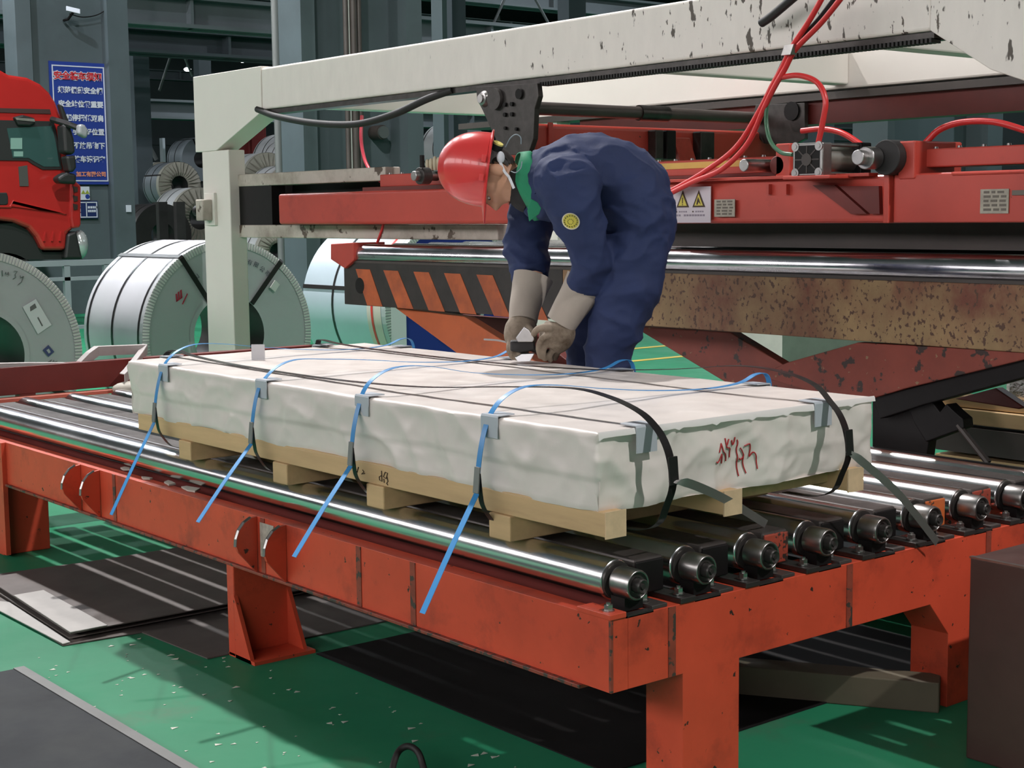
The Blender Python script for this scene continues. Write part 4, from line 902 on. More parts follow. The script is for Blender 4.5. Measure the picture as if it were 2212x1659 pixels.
MB().box((-R3*.93,-.012,-.32),(-R3*.72,-.008,.06)).build('white_label', M['paper_label'], k3, local=True)
# coils stored farther back: (face centre px, depth, radius m, length, body, face, style, label)
far = [(388,400,33,.50,.75,'coil_grey','crepe','crepe','grey coil with crimped paper end on the upper tier left of the white column'),
       (436,344,35,.50,.75,'coil_grey','coil_grey','none','plain grey coil with white label topmost of the far stack'),
       (352,408,35.5,.62,1.1,'coil_white','crepe','crepe','white wrapped coil behind the grey crimped coil'),
       (450,402,38.5,.55,.8,'coil_white','crepe','crepe','white wrapped coil half hidden by the white column edge'),
       (352,508,30,.62,.9,'coil_dark','coil_dark','none','dark bare coil standing in the black cradle'),
       (432,470,31.5,.62,.9,'coil_white','crepe','crepe','white coil with fluted paper end beside the black cradle'),
       (580,392,33,.62,.9,'coil_white','crepe','crepe','white wrapped coil with fluted end over the white lower rail'),
       (640,352,37,.72,.9,'coil_white','crepe','crepe','large white wrapped coil behind the grey pole'),
       (640,345,34.5,.43,.75,'coil_white','bluecap','none','white coil with a bright blue end cap beside the grey pole'),
       (632,420,31.5,.60,.8,'coil_white','crepe','crepe','white coil with paper end half sunk behind the lower rail'),
       (1008,322,36,.62,1.0,'coil_white','coil_grey','none','pale coil behind the crown of the hard hat'),
       (600,545,26,.40,.7,'coil_white','crepe','crepe','small white coil with fluted end below the lower rail'),
       (1010,530,24,.40,.7,'coil_white','crepe','crepe','white coil with fluted end under the red beam by the worker'),
       (520,430,30,.45,.6,'coil_white','bluewrap','none','low coil with deep blue end beside the white column')]
for (u, v, d, rr_, L, bm_, fm_, sty, lab) in far:
    c = px(u, v, d=d)
    t = coil(lab, c, rr_, rr_*.40, L, M[bm_], M[fm_], style=sty, strap=(.5,.92) if bm_ != 'coil_dark' else (.3,.7), radial=(90,155,-20) if sty == 'crepe' and u == 388 else ((115,) if u == 436 else ()), group='coils stored in the far bay')
    # stand under every raised coil
    if c.z-rr_ > .05:
        MB().box((-rr_*.7,L*.15,-c.z),(rr_*.7,L*.85,-rr_*.72)).build('coil_stand', M['coil_dark'], t, local=True)
# black cradle in front of the dark coil
cr = thing('coil_cradle', 'black steel cradle with two uprights holding the dark coil', 'cradle', px(370,520,d=28.5))
for u, v in ((352,436),(390,436)):
    a = px(u,v,d=28.5); MB().box((a.x-.09,a.y,0),(a.x+.09,a.y+.12,a.z)).build('upright', M['coil_dark'], cr)
a = px(370,500,d=28.5); MB().box((a.x-.8,a.y,0),(a.x+.8,a.y+.14,.3)).build('cradle_base', M['coil_dark'], cr)
a = px(600,517,d=23.5)
tag(MB().lathe([(0,0),(.08,0),(.08,a.z-.3),(.03,a.z-.1),(.03,a.z),(0,a.z)], (a.x+.35,a.y,0), (0,0,1), 16).build('gas_bottle', M['coil_dark'], smooth=40), 'dark gas bottle beside the grey pole below the lower rail', 'bottle')

# bent cardboard edge strip lying over the guard rail
M['card'] = mat('grey_card_edge_strip', (.36,.33,.32), .6, var=.12, vscale=8); 
es = thing('edge_strip', 'long bent grey card edge strip lying on the guard rail', 'edge strip', (0,4.7,.735))
def strip(pts, h=.045):
    P = [px(u,v,Y=y) for u, v, y in pts]; k = MB()
    k.ribbon([p+Vector((0,0,0)) for p in P], Vector((0,.028,.0)), .004); k.ribbon([p+Vector((0,-.026,-h*.5)) for p in P], Vector((0,0,h*.5)), .004); return k
strip([(-30,786,4.70),(60,784,4.70),(168,784,4.71),(190,762,4.72),(208,749,4.74),(260,747,4.76),(312,745,4.78)]).build('bent_length', M['card'], es)
strip([(313,744,4.78),(306,756,4.72),(292,775,4.60),(272,800,4.5),(264,808,4.46)]).build('broken_end', M['card'], es)
c = px(283,838,Y=4.45)
tag(MB().ell(c, .10, .06, .035, 12, 8).build('rag', M['crepe'], smooth=60), 'crumpled pale rag on the table end behind the pack corner', 'rag')

# ------------------------------------------------------------------ things on the floor
fp = MB().box((-2.6,-1.4,0),(-.585,2.16,.010)).build('floor_plate', mat('dark_steel_plate', (.026,.030,.034), .75, .0, spec=.2, var=.25, vscale=3, dirt=((.045,.05,.05), 2, .5, .75)), bevel=.002); tag(fp, 'large dark steel plate lying on the green floor', 'plate')
MB().box((-.62,-1.4,.010),(-.585,2.16,.013)).build('plate_edge', mat('scuffed_plate_edge', (.11,.115,.11), .5, .3, var=.2), fp)
M['sheet'] = mat('bare_steel_sheet', (.115,.100,.092), .6, .1, spec=.25, var=.2, vscale=5); M['board_w'] = mat('pale_board', (.34,.33,.31), .6, var=.1, vscale=6)
def sheet(label, corner, right, left, z, t, m, ll, lr):
    o_ = px(*corner, Z=z); a = (px(*right, Z=z)-o_).normalized()*lr; b_ = (px(*left, Z=z)-o_).normalized()*ll
    return tag(MB().prism([o_,o_+a,o_+a+b_,o_+b_], (0,0,t)).build('steel_sheet', m), label, 'sheet', 'sheets under the table')
sheet('lowest offcut sheet of the pile under the table', (136,1396), (500,1335), (0,1310), .001, .004, M['sheet'], 1.2, 1.7)
sheet('middle offcut sheet of the pile under the table', (150,1380), (500,1312), (20,1297), .012, .004, M['sheet'], 1.0, 1.9)
sheet('topmost dark sheet of the pile with a pale board on it', (152,1370), (500,1304), (27,1288), .030, .004, M['sheet'], 1.0, 2.2)
sheet('dark sheet lying apart beside the red leg', (448,1424), (505,1412), (318,1372), .001, .004, M['sheet'], .62, 1.5)
tag(MB().box((.22,.25,.001),(1.85,1.68,.005)).build('steel_sheet', M['oily']), 'broad black oily sheet on the floor under the pack', 'sheet', 'sheets under the table')  # black sheet added so the floor goes dark under the table
o_ = [px(u,v,Z=.036) for u, v in ((152,1367),(232,1352),(94,1276),(30,1287))]
tag(MB().prism(o_, (0,0,.003)).build('pale_board', M['board_w']), 'pale board strip on the pile of sheets under the table', 'board')
o_ = [px(u,v,Z=.007) for u, v in ((136,1392),(152,1388),(20,1302),(0,1300),(-40,1300))]
tag(MB().prism(o_, (0,0,.003)).build('pale_board', M['board_w']), 'pale board edge under the pile of dark sheets', 'board')
c = px(1700,1500,Z=.06)
a = px(1580,1490,Z=0); b_ = px(2030,1530,Z=0)
dd = (b_-a); dd.z = 0; nn = Vector((-dd.y,dd.x,0)).normalized()
tag(MB().obox((a+b_)/2+Vector((0,0,.045)), dd/2, nn*.05, Vector((0,0,.045))).build('floor_timber', mat('grimy_timber', (.10,.085,.055), .7, var=.2), bevel=.004), 'grimy timber lying on the floor under the end beam', 'timber')
# brown steel block at the right
q = px(2095,1202,Y=-.28)
bk = thing('steel_block', 'brown steel block standing before the end beam', 'block', (q.x+.5,-.8,0))
M['brown_block'] = mat('brown_oxidised_steel', (.085,.045,.040), .42, .25, var=.2, vscale=4, chip=[((.3,.26,.25), 30, .735)], rvar=.1)
MB().box((q.x,-1.5,0),(q.x+1.0,-.28,q.z)).build('block_body', M['brown_block'], bk, bevel=.006)
MB().box((q.x-.002,-1.5,q.z-.004),(q.x+.012,-.28,q.z+.001)).build('worn_edge', M['steel'], bk)
# hose loop at the bottom
P = [px(u,v,Z=z) for u, v, z in ((845,1690,.0),(850,1650,.03),(862,1622,.05),(882,1612,.06),(903,1625,.05),(915,1660,.02),(920,1700,.0))]
tag(MB().tube(curve([Vector((p.x,p.y,max(p.z,.009)+.0)) for p in P]), .009, 10).build('floor_hose', M['rubber'], smooth=60), 'loop of black hose on the green floor before the table', 'hose')
# chips of paint and paper on the floor
k = MB(); M['flake'] = mat('pale_flakes', (.55,.58,.50), .7)
for i in range(150):
    x, y = random.uniform(-.62,.1), random.uniform(-.2,2.3); s = random.choice((.003,.004,.005,.007,.011)); a = random.uniform(0,6.28)
    k.prism([(x+s*math.cos(a+j*2.1+random.uniform(-.4,.4))*1.3, y+s*math.sin(a+j*2.1)*.9, .0005) for j in range(3)], (0,0,.0012))
o = k.build('paint_flakes', M['flake']); o['kind'] = 'stuff'; tag(o, 'pale flakes of paint and paper scattered on the green floor', 'flakes')

# ------------------------------------------------------------------ red truck
YT = px(90,455,d=19.5).y
tk = thing('truck', 'red truck cab parked before the sign column', 'truck', (px(60,455,Y=YT).x,YT,0))
TP = lambda u, v, dy=0: px(u, v, Y=YT+dy)
M['truck_red'] = mat('truck_red_paint', (.34,.017,.015), .25, var=.05, coat=.6); M['truck_glass'] = mat('cab_glass', (.03,.07,.065), .08, spec=.8); M['truck_black'] = mat('truck_black_plastic', (.012,.012,.012), .5)
M['truck_dark'] = mat('truck_shadow_gap', (.035,.012,.01), .6)
WTK = 2.4
body = [(-120,140),(-20,140),(4,152),(20,161),(60,167),(88,181),(108,200),(122,222),(130,245),(134,252),(141,290),(147,345),(152,375),(164,383),(170,400),(173,450),(174,490),(160,494),(146,505),(143,541),(92,541),(78,512),(62,493),(30,480),(0,476),(-120,476)]
MB().prism([TP(u,v) for u, v in body], (0,WTK,0)).build('cab_body', M['truck_red'], tk, bevel=.05, seg=3)
MB().prism([TP(u,v,-.012) for u, v in [(-60,232),(108,236),(110,246),(-60,241)]], (0,.02,0)).build('roof_gutter', M['truck_dark'], tk)
win = [(-60,258),(116,262),(124,300),(131,345),(134,366),(92,366),(70,354),(60,347),(-60,345)]
g = MB().prism([TP(u,v,-.016) for u, v in win], (0,.03,0)).build('side_window_seal', M['truck_black'], tk)
MB().prism([TP(u,v,-.022) for u, v in [(15,277),(112,272),(120,305),(127,345),(129,360),(95,360),(73,348),(62,341),(28,341)]], (0,.02,0)).build('window_glass', M['truck_glass'], tk)
for (u0,v0,u1,v1) in ((23,298,48,322),(30,327,50,338)):
    MB().prism([TP(u0,v0,-.026),TP(u1,v0,-.026),TP(u1,v1,-.026),TP(u0,v1,-.026)], (0,.006,0)).build('window_reflection_card', mat('pale_cab_item', (.16,.28,.24), .5), tk)  # pale cards put on the cab glass as painted reflections
MB().prism([TP(u,v,-.06) for u, v in [(30,253),(50,248),(76,255),(77,266),(66,272),(40,271)]], (0,.10,0)).build('marker_housing', M['truck_black'], tk, bevel=.02)
MB().prism([TP(u,v,-.07) for u, v in [(33,254),(74,257),(76,263),(36,259)]], (0,.02,0)).build('marker_lens', M['alu'], tk)
MB().prism([TP(u,v,-.012) for u, v in [(40,360),(59,357),(62,402),(43,402)]], (0,.02,0)).build('door_vent', mat('vent_grey', (.045,.045,.04), .6), tk)
MB().prism([TP(u,v,-.014) for u, v in [(-30,416),(15,416),(18,425),(18,440),(12,443),(-30,443)]], (0,.03,0)).build('door_handle_recess', M['truck_black'], tk, bevel=.01)
MB().prism([TP(u,v,-.02) for u, v in [(-60,442),(22,444),(29,432),(145,461),(142,464),(30,436),(25,449),(-60,448)]], (0,.03,0)).build('door_crease', M['truck_red'], tk, bevel=.008)
for u in (100,117,134): MB().prism([TP(u-6,521,-.02),TP(u-2,500,-.02),TP(u,500,-.02),TP(u-2,521,-.02)], (0,.03,0)).build('step_rib', M['truck_red'], tk)
MB().prism([TP(u,v,.1) for u, v in [(-140,490),(30,482),(62,498),(78,520),(92,545),(150,545),(160,510),(178,560),(-140,562)]], (0,2.0,0)).build('wheel_arch', M['truck_black'], tk)
c = TP(10,590,.1); rw = .52; MB().lathe([(.2,0),(rw*.96,0),(rw,.04),(rw,.28),(rw*.96,.32),(.2,.32)], (c.x,c.y,rw), (0,1,0), 40).build('wheel', M['rubber'], tk, smooth=40)
MB().lathe([(0,.03),(.22,.03),(.30,-.01)], (c.x,c.y,rw), (0,1,0), 32).build('wheel_hub', M['steel'], tk, smooth=40)
MB().prism([TP(u,v,-.05) for u, v in [(154,380),(170,396),(176,400),(176,488),(172,492),(156,494),(152,470)]], (0,.6,0)).build('corner_panel', M['truck_red'], tk, bevel=.03)
for v in (402,422,440): MB().prism([TP(158,v,-.062),TP(168,v+2,-.062),TP(168,v+12,-.062),TP(160,v+14,-.062)], (0,.02,0)).build('corner_vent', M['truck_dark'], tk)
MB().ell(TP(172,528,.1), .11, .12, .19, 16, 10).build('headlamp', mat('headlamp_glass', (.55,.58,.58), .1, .5), tk, smooth=60)
MB().prism([TP(u,v,-.02) for u, v in [(146,506),(166,498),(176,545),(180,560),(140,560)]], (0,2.2,0)).build('bumper', M['truck_black'], tk, bevel=.03)
def pod(pts, dy, th, m, nm): MB().prism([TP(u,v,dy) for u, v in pts], (0,th,0)).build(nm, m, tk, bevel=.035, seg=3)
pod([(136,268),(152,268),(161,300),(164,330),(156,334),(140,330)], -.35, .22, M['truck_black'], 'upper_mirror')
pod([(143,337),(164,335),(166,362),(160,372),(150,372)], -.35, .2, M['truck_black'], 'lower_mirror')
pod([(136,376),(146,372),(166,376),(166,398),(130,396),(124,384)], -.32, .2, M['truck_black'], 'mirror_arm')
pod([(128,224),(136,228),(150,262),(148,268),(138,262)], -.2, .1, M['truck_black'], 'sun_visor')
MB().tube([TP(112,258,-.1), TP(140,266,-.3), TP(152,270,-.4), TP(172,278,-.45)], .04, 8).build('mirror_bar', M['truck_black'], tk)
pod([(175,266),(185,270),(193,282),(189,300),(170,290),(171,272)], -.55, .12, mat('front_mirror_shell', (.25,.26,.27), .3), 'front_mirror')
# ------------------------------------------------------------------ the worker
from mathutils.bvhtree import BVHTree
D0 = 5.32; PXM = D0/FPX
def Wp(u, v, dd=0.0): return px(u, v, d=D0)+Vector((_F.x,_F.y,0)).normalized()*dd
CAMDIR = -Vector((_F.x,_F.y,0)).normalized()            # towards the camera
IR = _RT.copy(); IR.z = 0; IR.normalize(); IU = Vector((0,0,1))
def loft(mb, secs, n=20, cap=True):
    """secs: (centre, half thickness in the picture plane, half depth)"""
    C = [s[0] for s in secs]; m = len(C); V = []; F = []
    for i in range(m):
        T = (C[min(i+1,m-1)]-C[max(i-1,0)]).normalized(); b = (CAMDIR-T*CAMDIR.dot(T)).normalized(); a = T.cross(b)
        for j in range(n):
            t = 2*math.pi*j/n; V.append(C[i]+a*secs[i][1]*math.cos(t)+b*secs[i][2]*math.sin(t))
    for i in range(m-1):
        for j in range(n): F.append((i*n+j,i*n+(j+1)%n,(i+1)*n+(j+1)%n,(i+1)*n+j))
    if cap: F += [tuple(range(n))[::-1], tuple(range((m-1)*n,m*n))]
    return mb.add(V, F)
def S(u, v, dd, rp, rd=None): return (Wp(u,v,dd), rp*PXM, (rp*PXM if rd is None else rd))
def smooth_secs(secs, n=5):
    cs = curve([s[0] for s in secs], n); ra = curve([(s[1],s[2],0) for s in secs], n)
    return [(c, max(.004,a.x), max(.004,a.y)) for c, a in zip(cs, ra)]
def fuse(mb, name, m, parent, voxel, smooth_it=6, wr=None, factor=.5):
    """join the pieces into one continuous surface"""
    o = mb.build(name, m, None)
    r = o.modifiers.new('remesh', 'REMESH'); r.mode = 'VOXEL'; r.voxel_size = voxel
    s = o.modifiers.new('smooth', 'SMOOTH'); s.iterations = smooth_it; s.factor = factor
    dg = bpy.context.evaluated_depsgraph_get(); me = bpy.data.meshes.new_from_object(o.evaluated_get(dg))
    bpy.data.objects.remove(o)
    if wr:
        nr = [v.normal.copy() for v in me.vertices]
        for v, n_ in zip(me.vertices, nr): v.co += n_*wr(v.co)
    for p in me.polygons: p.use_smooth = True
    bv = BVHTree.FromPolygons([v.co.copy() for v in me.vertices], [tuple(p.vertices) for p in me.polygons])
    off = wloc(parent)
    for v in me.vertices: v.co -= off
    if not me.materials: me.materials.append(m)
    o = bpy.data.objects.new(name, me); COL.objects.link(o); o.parent = parent
    return o, bv
ps = thing('person', 'worker in a red hard hat and navy coveralls bending over the pack', 'person', Vector((Wp(1300,800).x,Wp(1300,800).y,.617)))
M['navy'] = mat('navy_cotton', (.018,.030,.088), .75, var=.16, vscale=5, bump=(22,.35,.006), spec=.3)
M['skin'] = mat('skin', (.50,.27,.17), .5, var=.06, vscale=12)
M['glove'] = mat('grimy_leather_glove', (.27,.22,.165), .8, var=.15, vscale=8, dirt=((.075,.05,.03), 9, .46, .66), bump=(40,.25,.003))
M['glove_cuff'] = mat('canvas_glove_cuff', (.36,.32,.275), .85, var=.08, vscale=8, bump=(60,.2,.002))
M['hat'] = mat('red_hard_hat_shell', (.60,.045,.045), .28, var=.03, coat=.4); M['hat_in'] = mat('hat_suspension', (.55,.56,.58), .6)
M['hair'] = mat('dark_hair', (.018,.012,.010), .6, bump=(90,.6,.004)); M['gaiter'] = mat('black_knit', (.012,.013,.014), .85, bump=(80,.4,.003))
M['green'] = mat('green_collar_cloth', (.010,.22,.105), .75, var=.15, vscale=10, bump=(20,.3,.004)); M['boot'] = mat('dark_work_boot', (.02,.017,.015), .55)
M['patch'] = mat('yellow_patch', (.58,.52,.08), .7); M['patch_rim'] = mat('patch_rim', (.60,.58,.48), .7); M['patch_ink'] = mat('patch_ink', (.16,.15,.03), .7); M['mask_white'] = mat('white_mask_pad', (.60,.62,.66), .6); M['yellow_cap'] = mat('yellow_cap', (.75,.66,.20), .4)
TORSO = [S(1362,575,0,66,.17),S(1370,530,0,78,.19),S(1374,478,0,84,.195),S(1356,415,0,88,.19),S(1308,380,0,88,.19),S(1250,383,0,90,.205),S(1196,396,0,84,.205),S(1158,404,0,68,.16),S(1132,406,0,50,.10)]
ARM_N = [S(1195,392,-.13,60),S(1222,400,-.20,62),S(1240,455,-.215,58),S(1262,525,-.195,48),S(1270,572,-.16,44),S(1259,612,-.12,41)]
ARM_F = [S(1175,405,.12,56),S(1160,440,.18,56),S(1138,510,.18,50),S(1144,565,.14,46),S(1150,608,.10,42)]
LEG_N = [S(1368,520,-.08,74,.11),S(1352,610,-.10,70,.105),S(1326,700,-.10,58,.095),S(1306,785,-.09,50,.085),S(1312,870,-.08,46,.08),S(1320,950,-.08,42,.07)]
LEG_F = [S(1352,530,.08,72,.11),S(1310,620,.10,66,.10),S(1284,710,.10,57,.09),S(1272,790,.10,50,.085),S(1282,880,.10,46,.08),S(1292,952,.10,42,.07)]
def wrinkle(p):
    q = Vector(p); a = 1-abs(noise.noise(Vector((q.x*7,q.y*7,q.z*11)))); b = 1-abs(noise.noise(Vector((q.x*15+3,q.y*15,q.z*20))))
    c = 1-abs(noise.noise(Vector((q.x*3.5+9,q.y*3.5,q.z*6)))); return .015*(a**3-.5)+.006*(b*b-.55)+.012*(c**4-.4)
mb = MB()
for L_ in (TORSO, ARM_N, ARM_F, LEG_N, LEG_F): loft(mb, smooth_secs(L_))
cover, bvc = fuse(mb, 'coverall', M['navy'], ps, .008, 6, wrinkle)
# head frame: up points to the left of the picture, the face looks down
rim = Wp(1051,367,.0)
hup = (IR*(-150)+IU*22).normalized(); hfw = (IR*(-22)-IU*150).normalized(); hsd = hup.cross(hfw).normalized()
HM = Matrix(((hsd.x,hfw.x,hup.x),(hsd.y,hfw.y,hup.y),(hsd.z,hfw.z,hup.z)))
HC = rim-hup*.015+hfw*.010
def head_pts():
    n, m = 56, 44; V = []; F = []
    G = lambda a, b: math.exp(-(a*a+b*b))
    for i in range(m+1):
        th = math.pi*i/m
        for j in range(n):
            ph = 2*math.pi*j/n; x, y, z = .075*math.sin(th)*math.cos(ph), .098*math.sin(th)*math.sin(ph), .118*math.cos(th)
            if z < 0:
                t = -z/.118; x *= 1-.28*t*t; y = y*(1-.30*t*t)+.030*t*(1 if y > -.05 else .6)
            if y > 0:
                y += .027*G(x/.012,(z+.038)/.017)+.012*G(x/.010,(z+.012)/.02)+.005*G(x/.04,(z-.018)/.012)-.009*G((abs(x)-.030)/.014,(z+.006)/.012)+.008*G(x/.020,(z+.072)/.009)+.007*G(x/.02,(z+.105)/.014)-.004*G(x/.025,(z+.086)/.006)
            V.append(HC+HM@Vector((x,y,z)))
    for i in range(m):
        for j in range(n): F.append((i*n+j,(i+1)*n+j,(i+1)*n+(j+1)%n,i*n+(j+1)%n))
    return V, F
bb = MB().add(*head_pts())
for s in (-1,1): bb.ell(HC+HM@Vector((s*.084,-.014,-.024)), .013, .021, .034, 14, 10, HM)
NECK = [S(1085,392,0,40,.06),S(1112,398,0,40,.06),S(1150,405,0,44,.065)]
loft(bb, smooth_secs(NECK))
thin = lambda L_, k=.78: [(c, a*k, b_*k) for c, a, b_ in L_]
for L_ in (TORSO, ARM_N, ARM_F, LEG_N, LEG_F): loft(bb, smooth_secs(thin(L_)))
body, bvb = fuse(bb, 'body', M['skin'], ps, .0055, 2)
for s in (-1,1):
    e = MB().ell(HC+HM@Vector((s*.030,.083,-.006)), .012, .008, .006, 12, 8, HM).build('eye', mat('eye_white', (.6,.58,.55), .3), ps, smooth=60)
    MB().ell(HC+HM@Vector((s*.030,.090,-.008)), .005, .003, .005, 10, 6, HM).build('iris', M['hair'], e, smooth=60)
    MB().ell(HC+HM@Vector((s*.030,.092,.012)), .020, .006, .004, 12, 6, HM).build('eyebrow', M['hair'], ps, smooth=60)
MB().ell(HC+HM@Vector((0,.094,-.078)), .022, .006, .005, 12, 6, HM).build('lips', mat('lips', (.36,.13,.10), .5), ps, smooth=60)
# hair: a cap clear of the face
V, F = head_pts(); hv = [HC+(v-HC)*1.05 for v in V]; loc = [HM.transposed()@(v-HC) for v in V]
keep = [f for f in F if all((loc[i].y < .040 and loc[i].z > .004) or (loc[i].y < -.028 and loc[i].z > -.075) or loc[i].z > .05 for i in f)]
MB().add(hv, keep).build('hair', M['hair'], ps, smooth=60)
# hard hat
def hat():
    n, m = 60, 22; V = []; F = []
    for i in range(m+1):
        t = i/m; th = t*math.pi/2
        for j in range(n):
            ph = 2*math.pi*j/n; c, s = math.cos(ph), math.sin(ph)
            k = math.sin(th)**.9
            x, y, z = .107*k*c, .130*k*s, .165*math.cos(th)**.85
            ridge = math.exp(-(x/.022)**2)*.006*min(1,max(0,(1.25-abs(y)/.13)))*(1 if t < .85 else (1-t)/.15)
            side = math.exp(-((abs(x)-.062)/.010)**2)*.003*(1 if .25 < t < .8 else 0)
            V.append(rim+HM@Vector((x,y,z+ridge+side)))
    for i in range(m):
        for j in range(n): F.append((i*n+j,(i+1)*n+j,(i+1)*n+(j+1)%n,i*n+(j+1)%n))
    # flange and visor
    o = len(V); rings = []
    for k, (ex, dz) in enumerate(((0,.0),(.010,-.004),(.013,-.006),(.010,-.010),(-.003,-.006))):
        for j in range(n):
            ph = 2*math.pi*j/n; c, s = math.cos(ph), math.sin(ph); vis = max(0, s)**3*.046 if k in (1,2,3) else 0
            V.append(rim+HM@Vector(((.107+ex)*c, (.130+ex+vis)*s, dz-(vis*.22))))
    for k in range(4):
        for j in range(n): F.append((o+k*n+j,o+(k+1)*n+j,o+(k+1)*n+(j+1)%n,o+k*n+(j+1)%n))
    return MB().add(V, F)
h = hat().build('hard_hat', M['hat'], ps, smooth=50)
MB().lathe([(.098,-.012),(.100,.012),(.094,.012),(.092,-.012),(.098,-.012)], rim+hup*.016, hup, 40).build('hat_band', M['hat_in'], h, smooth=40)
for y_ in (-.035,.03): MB().obox(rim+HM@Vector((.113,y_,.012)), HM@Vector((.003,0,0)), HM@Vector((0,.012,0)), HM@Vector((0,0,.008))).build('hat_lug', M['hat'], h, bevel=.002)
# neck gaiter, green collar, mask strap
g = MB(); loft(g, smooth_secs([S(1121,364,0,36,.070),S(1131,380,0,47,.082),S(1146,398,0,60,.094),S(1158,405,0,60,.10)]), 28); g.build('neck_gaiter', M['gaiter'], ps, smooth=60)
def collar():
    n = 36; V = []; F = []
    rows = [(1119,393,62,.098),(1130,398,69,.110),(1143,402,74,.120),(1154,404,70,.125)]
    for k, (u, v, a_, d_) in enumerate(rows):
        for j in range(n):
            t = 2*math.pi*j/n; V.append(Wp(u+6*math.sin(t*3+k)+16*max(0,math.cos(t+math.pi)), v, 0)+IU*(a_*PXM*math.cos(t)+.01*math.sin(2*t))+CAMDIR*d_*math.sin(t))
    for k in range(3):
        for j in range(n): F.append((k*n+j,k*n+(j+1)%n,(k+1)*n+(j+1)%n,(k+1)*n+j))
    return MB().add(V, F)
co = collar().build('collar', M['green'], ps, smooth=60); sf = co.modifiers.new('thick', 'SOLIDIFY'); sf.thickness = .006
fl = [Wp(1146,430,-.155),Wp(1160,438,-.16),Wp(1167,450,-.165),Wp(1163,462,-.165),Wp(1142,478,-.16),Wp(1138,455,-.155)]
MB().prism(fl, CAMDIR*-.006).build('collar_flap', M['green'], ps, bevel=.002)
dsk = Wp(1076,313,-.05); ax = (IR*.45+IU*1+CAMDIR*.35).normalized()
MB().cyl(dsk-ax*.022, dsk, .020, .022, n=20).build('ear_defender', M['gaiter'], ps, smooth=40); MB().cyl(dsk, dsk+ax*.006, .018, n=20).build('ear_defender_cap', M['yellow_cap'], ps, smooth=40)
MB().ell(Wp(1082,342,-.085), .016, .010, .021, 14, 10).build('mask_pad', M['mask_white'], ps, smooth=60)
MB().ribbon(curve([Wp(1080,350,-.088),Wp(1090,372,-.094),Wp(1100,385,-.096),Wp(1110,408,-.095)]), IR*.0042+IU*.002, .002).build('mask_strap', M['mask_white'], ps)
M['cord'] = mat('pale_cord', (.22,.28,.32), .6)
MB().tube(curve([Wp(1092,320,-.08),Wp(1102,302,-.10),Wp(1114,294,-.11),Wp(1124,300,-.11),Wp(1125,314,-.10)]), .0018, 6).build('cord', M['cord'], ps)
MB().tube(curve([Wp(1104,372,-.11),Wp(1114,375,-.14),Wp(1124,366,-.15),Wp(1127,352,-.14)]), .0018, 6).build('cord', M['cord'], ps)
# boots
for L_ in (LEG_N, LEG_F):
    a = L_[-1][0]; k = MB(); base = Vector((a.x,a.y,.617))
    k.cyl(base+Vector((0,0,.02)), base+Vector((0,0,.14)), .052, .056, n=18); k.ell(base-IR*.075+Vector((0,0,.040)), .11, .052, .045, 18, 12, Matrix(((-IR.x,CAMDIR.x,0),(-IR.y,CAMDIR.y,0),(0,0,1)))); k.box((0,0,0),(0,0,0)) if False else None
    fuse(k, 'boot', M['boot'], ps, .009, 3)
    MB().obox(base-IR*.06+Vector((0,0,.009)), IR*.135, CAMDIR*.048, Vector((0,0,.009))).build('boot_sole', M['rubber'], ps, bevel=.006)
# sleeve patch laid on the cloth
def stick(u, v, off=.003):
    o_ = px(u,v,d=3.5); h_ = bvc.ray_cast(o_, (px(u,v,d=5)-o_).normalized()); return (h_[0], h_[1]) if h_[0] else (Wp(u,v,-.3), CAMDIR)
def disc(nm, u, v, ru, rv, off, m, n=28, rot=.5):
    P = []
    for j in range(n):
        t = 2*math.pi*j/n; du, dv = ru*math.cos(t), rv*math.sin(t); q_, n_ = stick(u+du*math.cos(rot)-dv*math.sin(rot), v+du*math.sin(rot)+dv*math.cos(rot)); P.append(q_+CAMDIR*off)
    c_ = stick(u,v)[0]+CAMDIR*(off+.001); MB().add([c_]+P, [(0,1+j,1+(j+1)%n) for j in range(n)]).build(nm, m, ps, smooth=60)
disc('sleeve_patch_rim', 1233, 478, 20, 17.5, .004, M['patch_rim']); disc('sleeve_patch', 1233, 478, 17.6, 15.2, .0055, M['patch'])
k = MB()
for j in range(16):
    t = 2*math.pi*j/16+.2; c_ = stick(1233+14*math.cos(t), 478+12*math.sin(t))[0]+CAMDIR*.0072; k.obox(c_, IR*.0026, IU*.0026, CAMDIR*.0004)
for j in range(10):
    t = 2*math.pi*j/10; c_ = stick(1232+6*math.cos(t), 479+5.5*math.sin(t))[0]+CAMDIR*.0072; k.obox(c_, IR*.0016, IU*.0014, CAMDIR*.0004)
k.build('patch_lettering', M['patch_ink'], ps)
# gauntlet gloves with five fingers each
def finger(mb, pts, r0, r1):
    P = curve([Wp(*p) for p in pts], 4); n = len(P); mb.tube(P, [r0+(r1-r0)*i/(n-1) for i in range(n)], 10)
    mb.ell(P[-1], r1, r1, r1, 10, 8); mb.ell(P[0], r0, r0, r0, 10, 8)
gn = MB()
loft(gn, smooth_secs([S(1208,694,-.10,31,.045),S(1204,712,-.10,38,.046),S(1194,730,-.10,36,.042),S(1184,745,-.10,26,.034)]))
for pts in ([(1196,716,-.13),(1172,722,-.14),(1162,742,-.13),(1166,764,-.10)], [(1200,724,-.115),(1180,734,-.125),(1172,752,-.115),(1176,770,-.09)], [(1206,732,-.09),(1194,748,-.10),(1186,763,-.09),(1188,773,-.07)], [(1212,736,-.065),(1206,752,-.07),(1200,764,-.06),(1198,771,-.05)]): finger(gn, pts, .0125, .0105)
finger(gn, [(1196,704,-.13),(1176,700,-.15),(1160,704,-.15),(1152,714,-.14)], .0145, .0115)
gn_o, _ = fuse(gn, 'glove', M['glove'], ps, .0045, 4)
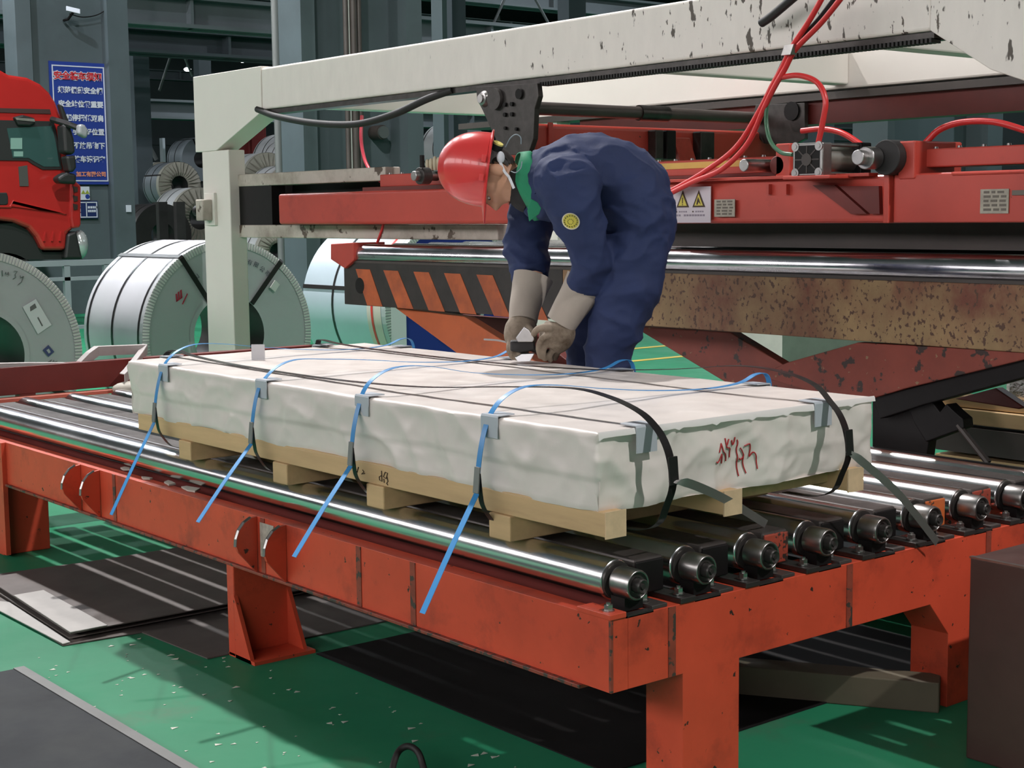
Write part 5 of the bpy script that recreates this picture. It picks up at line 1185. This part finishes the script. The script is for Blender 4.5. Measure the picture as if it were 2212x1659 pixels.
gc = MB(); loft(gc, smooth_secs([S(1263,604,-.12,45,.072),S(1246,634,-.115,40,.064),S(1226,666,-.108,36,.056),S(1210,694,-.10,33,.050)]), 28, cap=True); gc.build('glove_cuff', M['glove_cuff'], gn_o, smooth=60)
gf_ = MB()
loft(gf_, smooth_secs([S(1130,694,.04,30,.044),S(1126,712,.03,36,.046),S(1122,730,.01,34,.042),S(1122,744,.0,25,.032)]))
for pts in ([(1112,722,.02),(1102,738,-.01),(1100,756,-.03),(1108,770,-.04)], [(1118,730,-.02),(1110,744,-.04),(1110,760,-.05),(1118,771,-.05)], [(1128,732,-.03),(1122,748,-.05),(1124,762,-.06),(1130,772,-.05)], [(1136,730,-.03),(1134,746,-.05),(1136,760,-.05),(1140,768,-.04)]): finger(gf_, pts, .0125, .0105)
finger(gf_, [(1140,706,.0),(1150,716,-.03),(1152,730,-.05),(1146,742,-.06)], .0145, .0115)
gf_o, _ = fuse(gf_, 'glove', M['glove'], ps, .0045, 4)
gc = MB(); loft(gc, smooth_secs([S(1152,602,.10,45,.07),S(1143,634,.085,39,.062),S(1134,666,.06,34,.054),S(1130,696,.04,31,.048)]), 28); gc.build('glove_cuff', M['glove_cuff'], gf_o, smooth=60)
# strap sealing tool in the hands
tl = thing('sealing_tool', 'black and steel strap sealing tool gripped in the worker gloves', 'tool', Wp(1135,772,-.04))
MB().prism([Wp(u,v,-.10) for u, v in ((1114,726),(1132,702),(1142,708),(1154,728),(1150,734),(1118,734))], CAMDIR*-.035).build('jaw_plate', M['steel'], tl, bevel=.003)
MB().prism([Wp(u,v,-.09) for u, v in ((1102,732),(1154,732),(1156,752),(1130,757),(1102,754))], CAMDIR*-.05).build('tool_head', M['rubber'], tl, bevel=.006)
MB().tube(curve([Wp(1150,748,-.08),Wp(1180,758,-.06),Wp(1218,748,-.05)]), .011, 10).build('tool_handle', M['rubber'], tl)
MB().prism([Wp(u,v,-.105) for u, v in ((1112,766),(1126,758),(1154,757),(1144,775),(1118,776))], CAMDIR*-.03).build('foot_plate', M['chrome'], tl, bevel=.002)
# loose strap end running to the tool
tag(MB().ribbon(curve([px(1045,733,d=5.4),px(1080,736,d=5.35),px(1110,746,d=5.3),px(1130,762,d=5.28)]), Vector((.001,.001,.003)), .001).build('strap_end', M['grey_strap']), 'thin steel strap end curling up to the sealing tool', 'strap')
# ------------------------------------------------------------------ high bay lamps with their lights
M['lamp_lens'] = mat('lit_lamp_lens', (1,1,1), .4, emit=((.95,.97,1), 25))
M['lamp_shell'] = mat('lamp_housing', (.35,.37,.38), .4, .4)
for k, (x, y, z, wt, sz) in enumerate(LAMPS):
    t = thing('high_bay_lamp', 'round high bay lamp hanging from the hall roof', 'lamp', (x,y,z), group='high bay lamps under the roof')
    MB().lathe([(.0,.62),(.07,.62),(.09,.40),(.26,.12),(sz*.55,.03),(sz*.55,.01)], (x,y,z), (0,0,1), 24).build('shade', M['lamp_shell'], t, smooth=40)
    MB().cyl((x,y,z+.03),(x,y,z+.035), sz*.5, n=24).build('lens', M['lamp_lens'], t)
    MB().cyl((x,y,z+.6),(x,y,HALL_Z), .012, n=8).build('hanger', M['lamp_shell'], t)
    ld = bpy.data.lights.new('lamp_light', 'AREA'); ld.shape = 'DISK'; ld.size = sz; ld.energy = wt; ld.color = (1,.955,.945) if x < 10 and y < 15 else (.88,.94,1)
    lo = bpy.data.objects.new('lamp_light', ld); COL.objects.link(lo); lo.location = (0,0,-.02); lo.parent = t
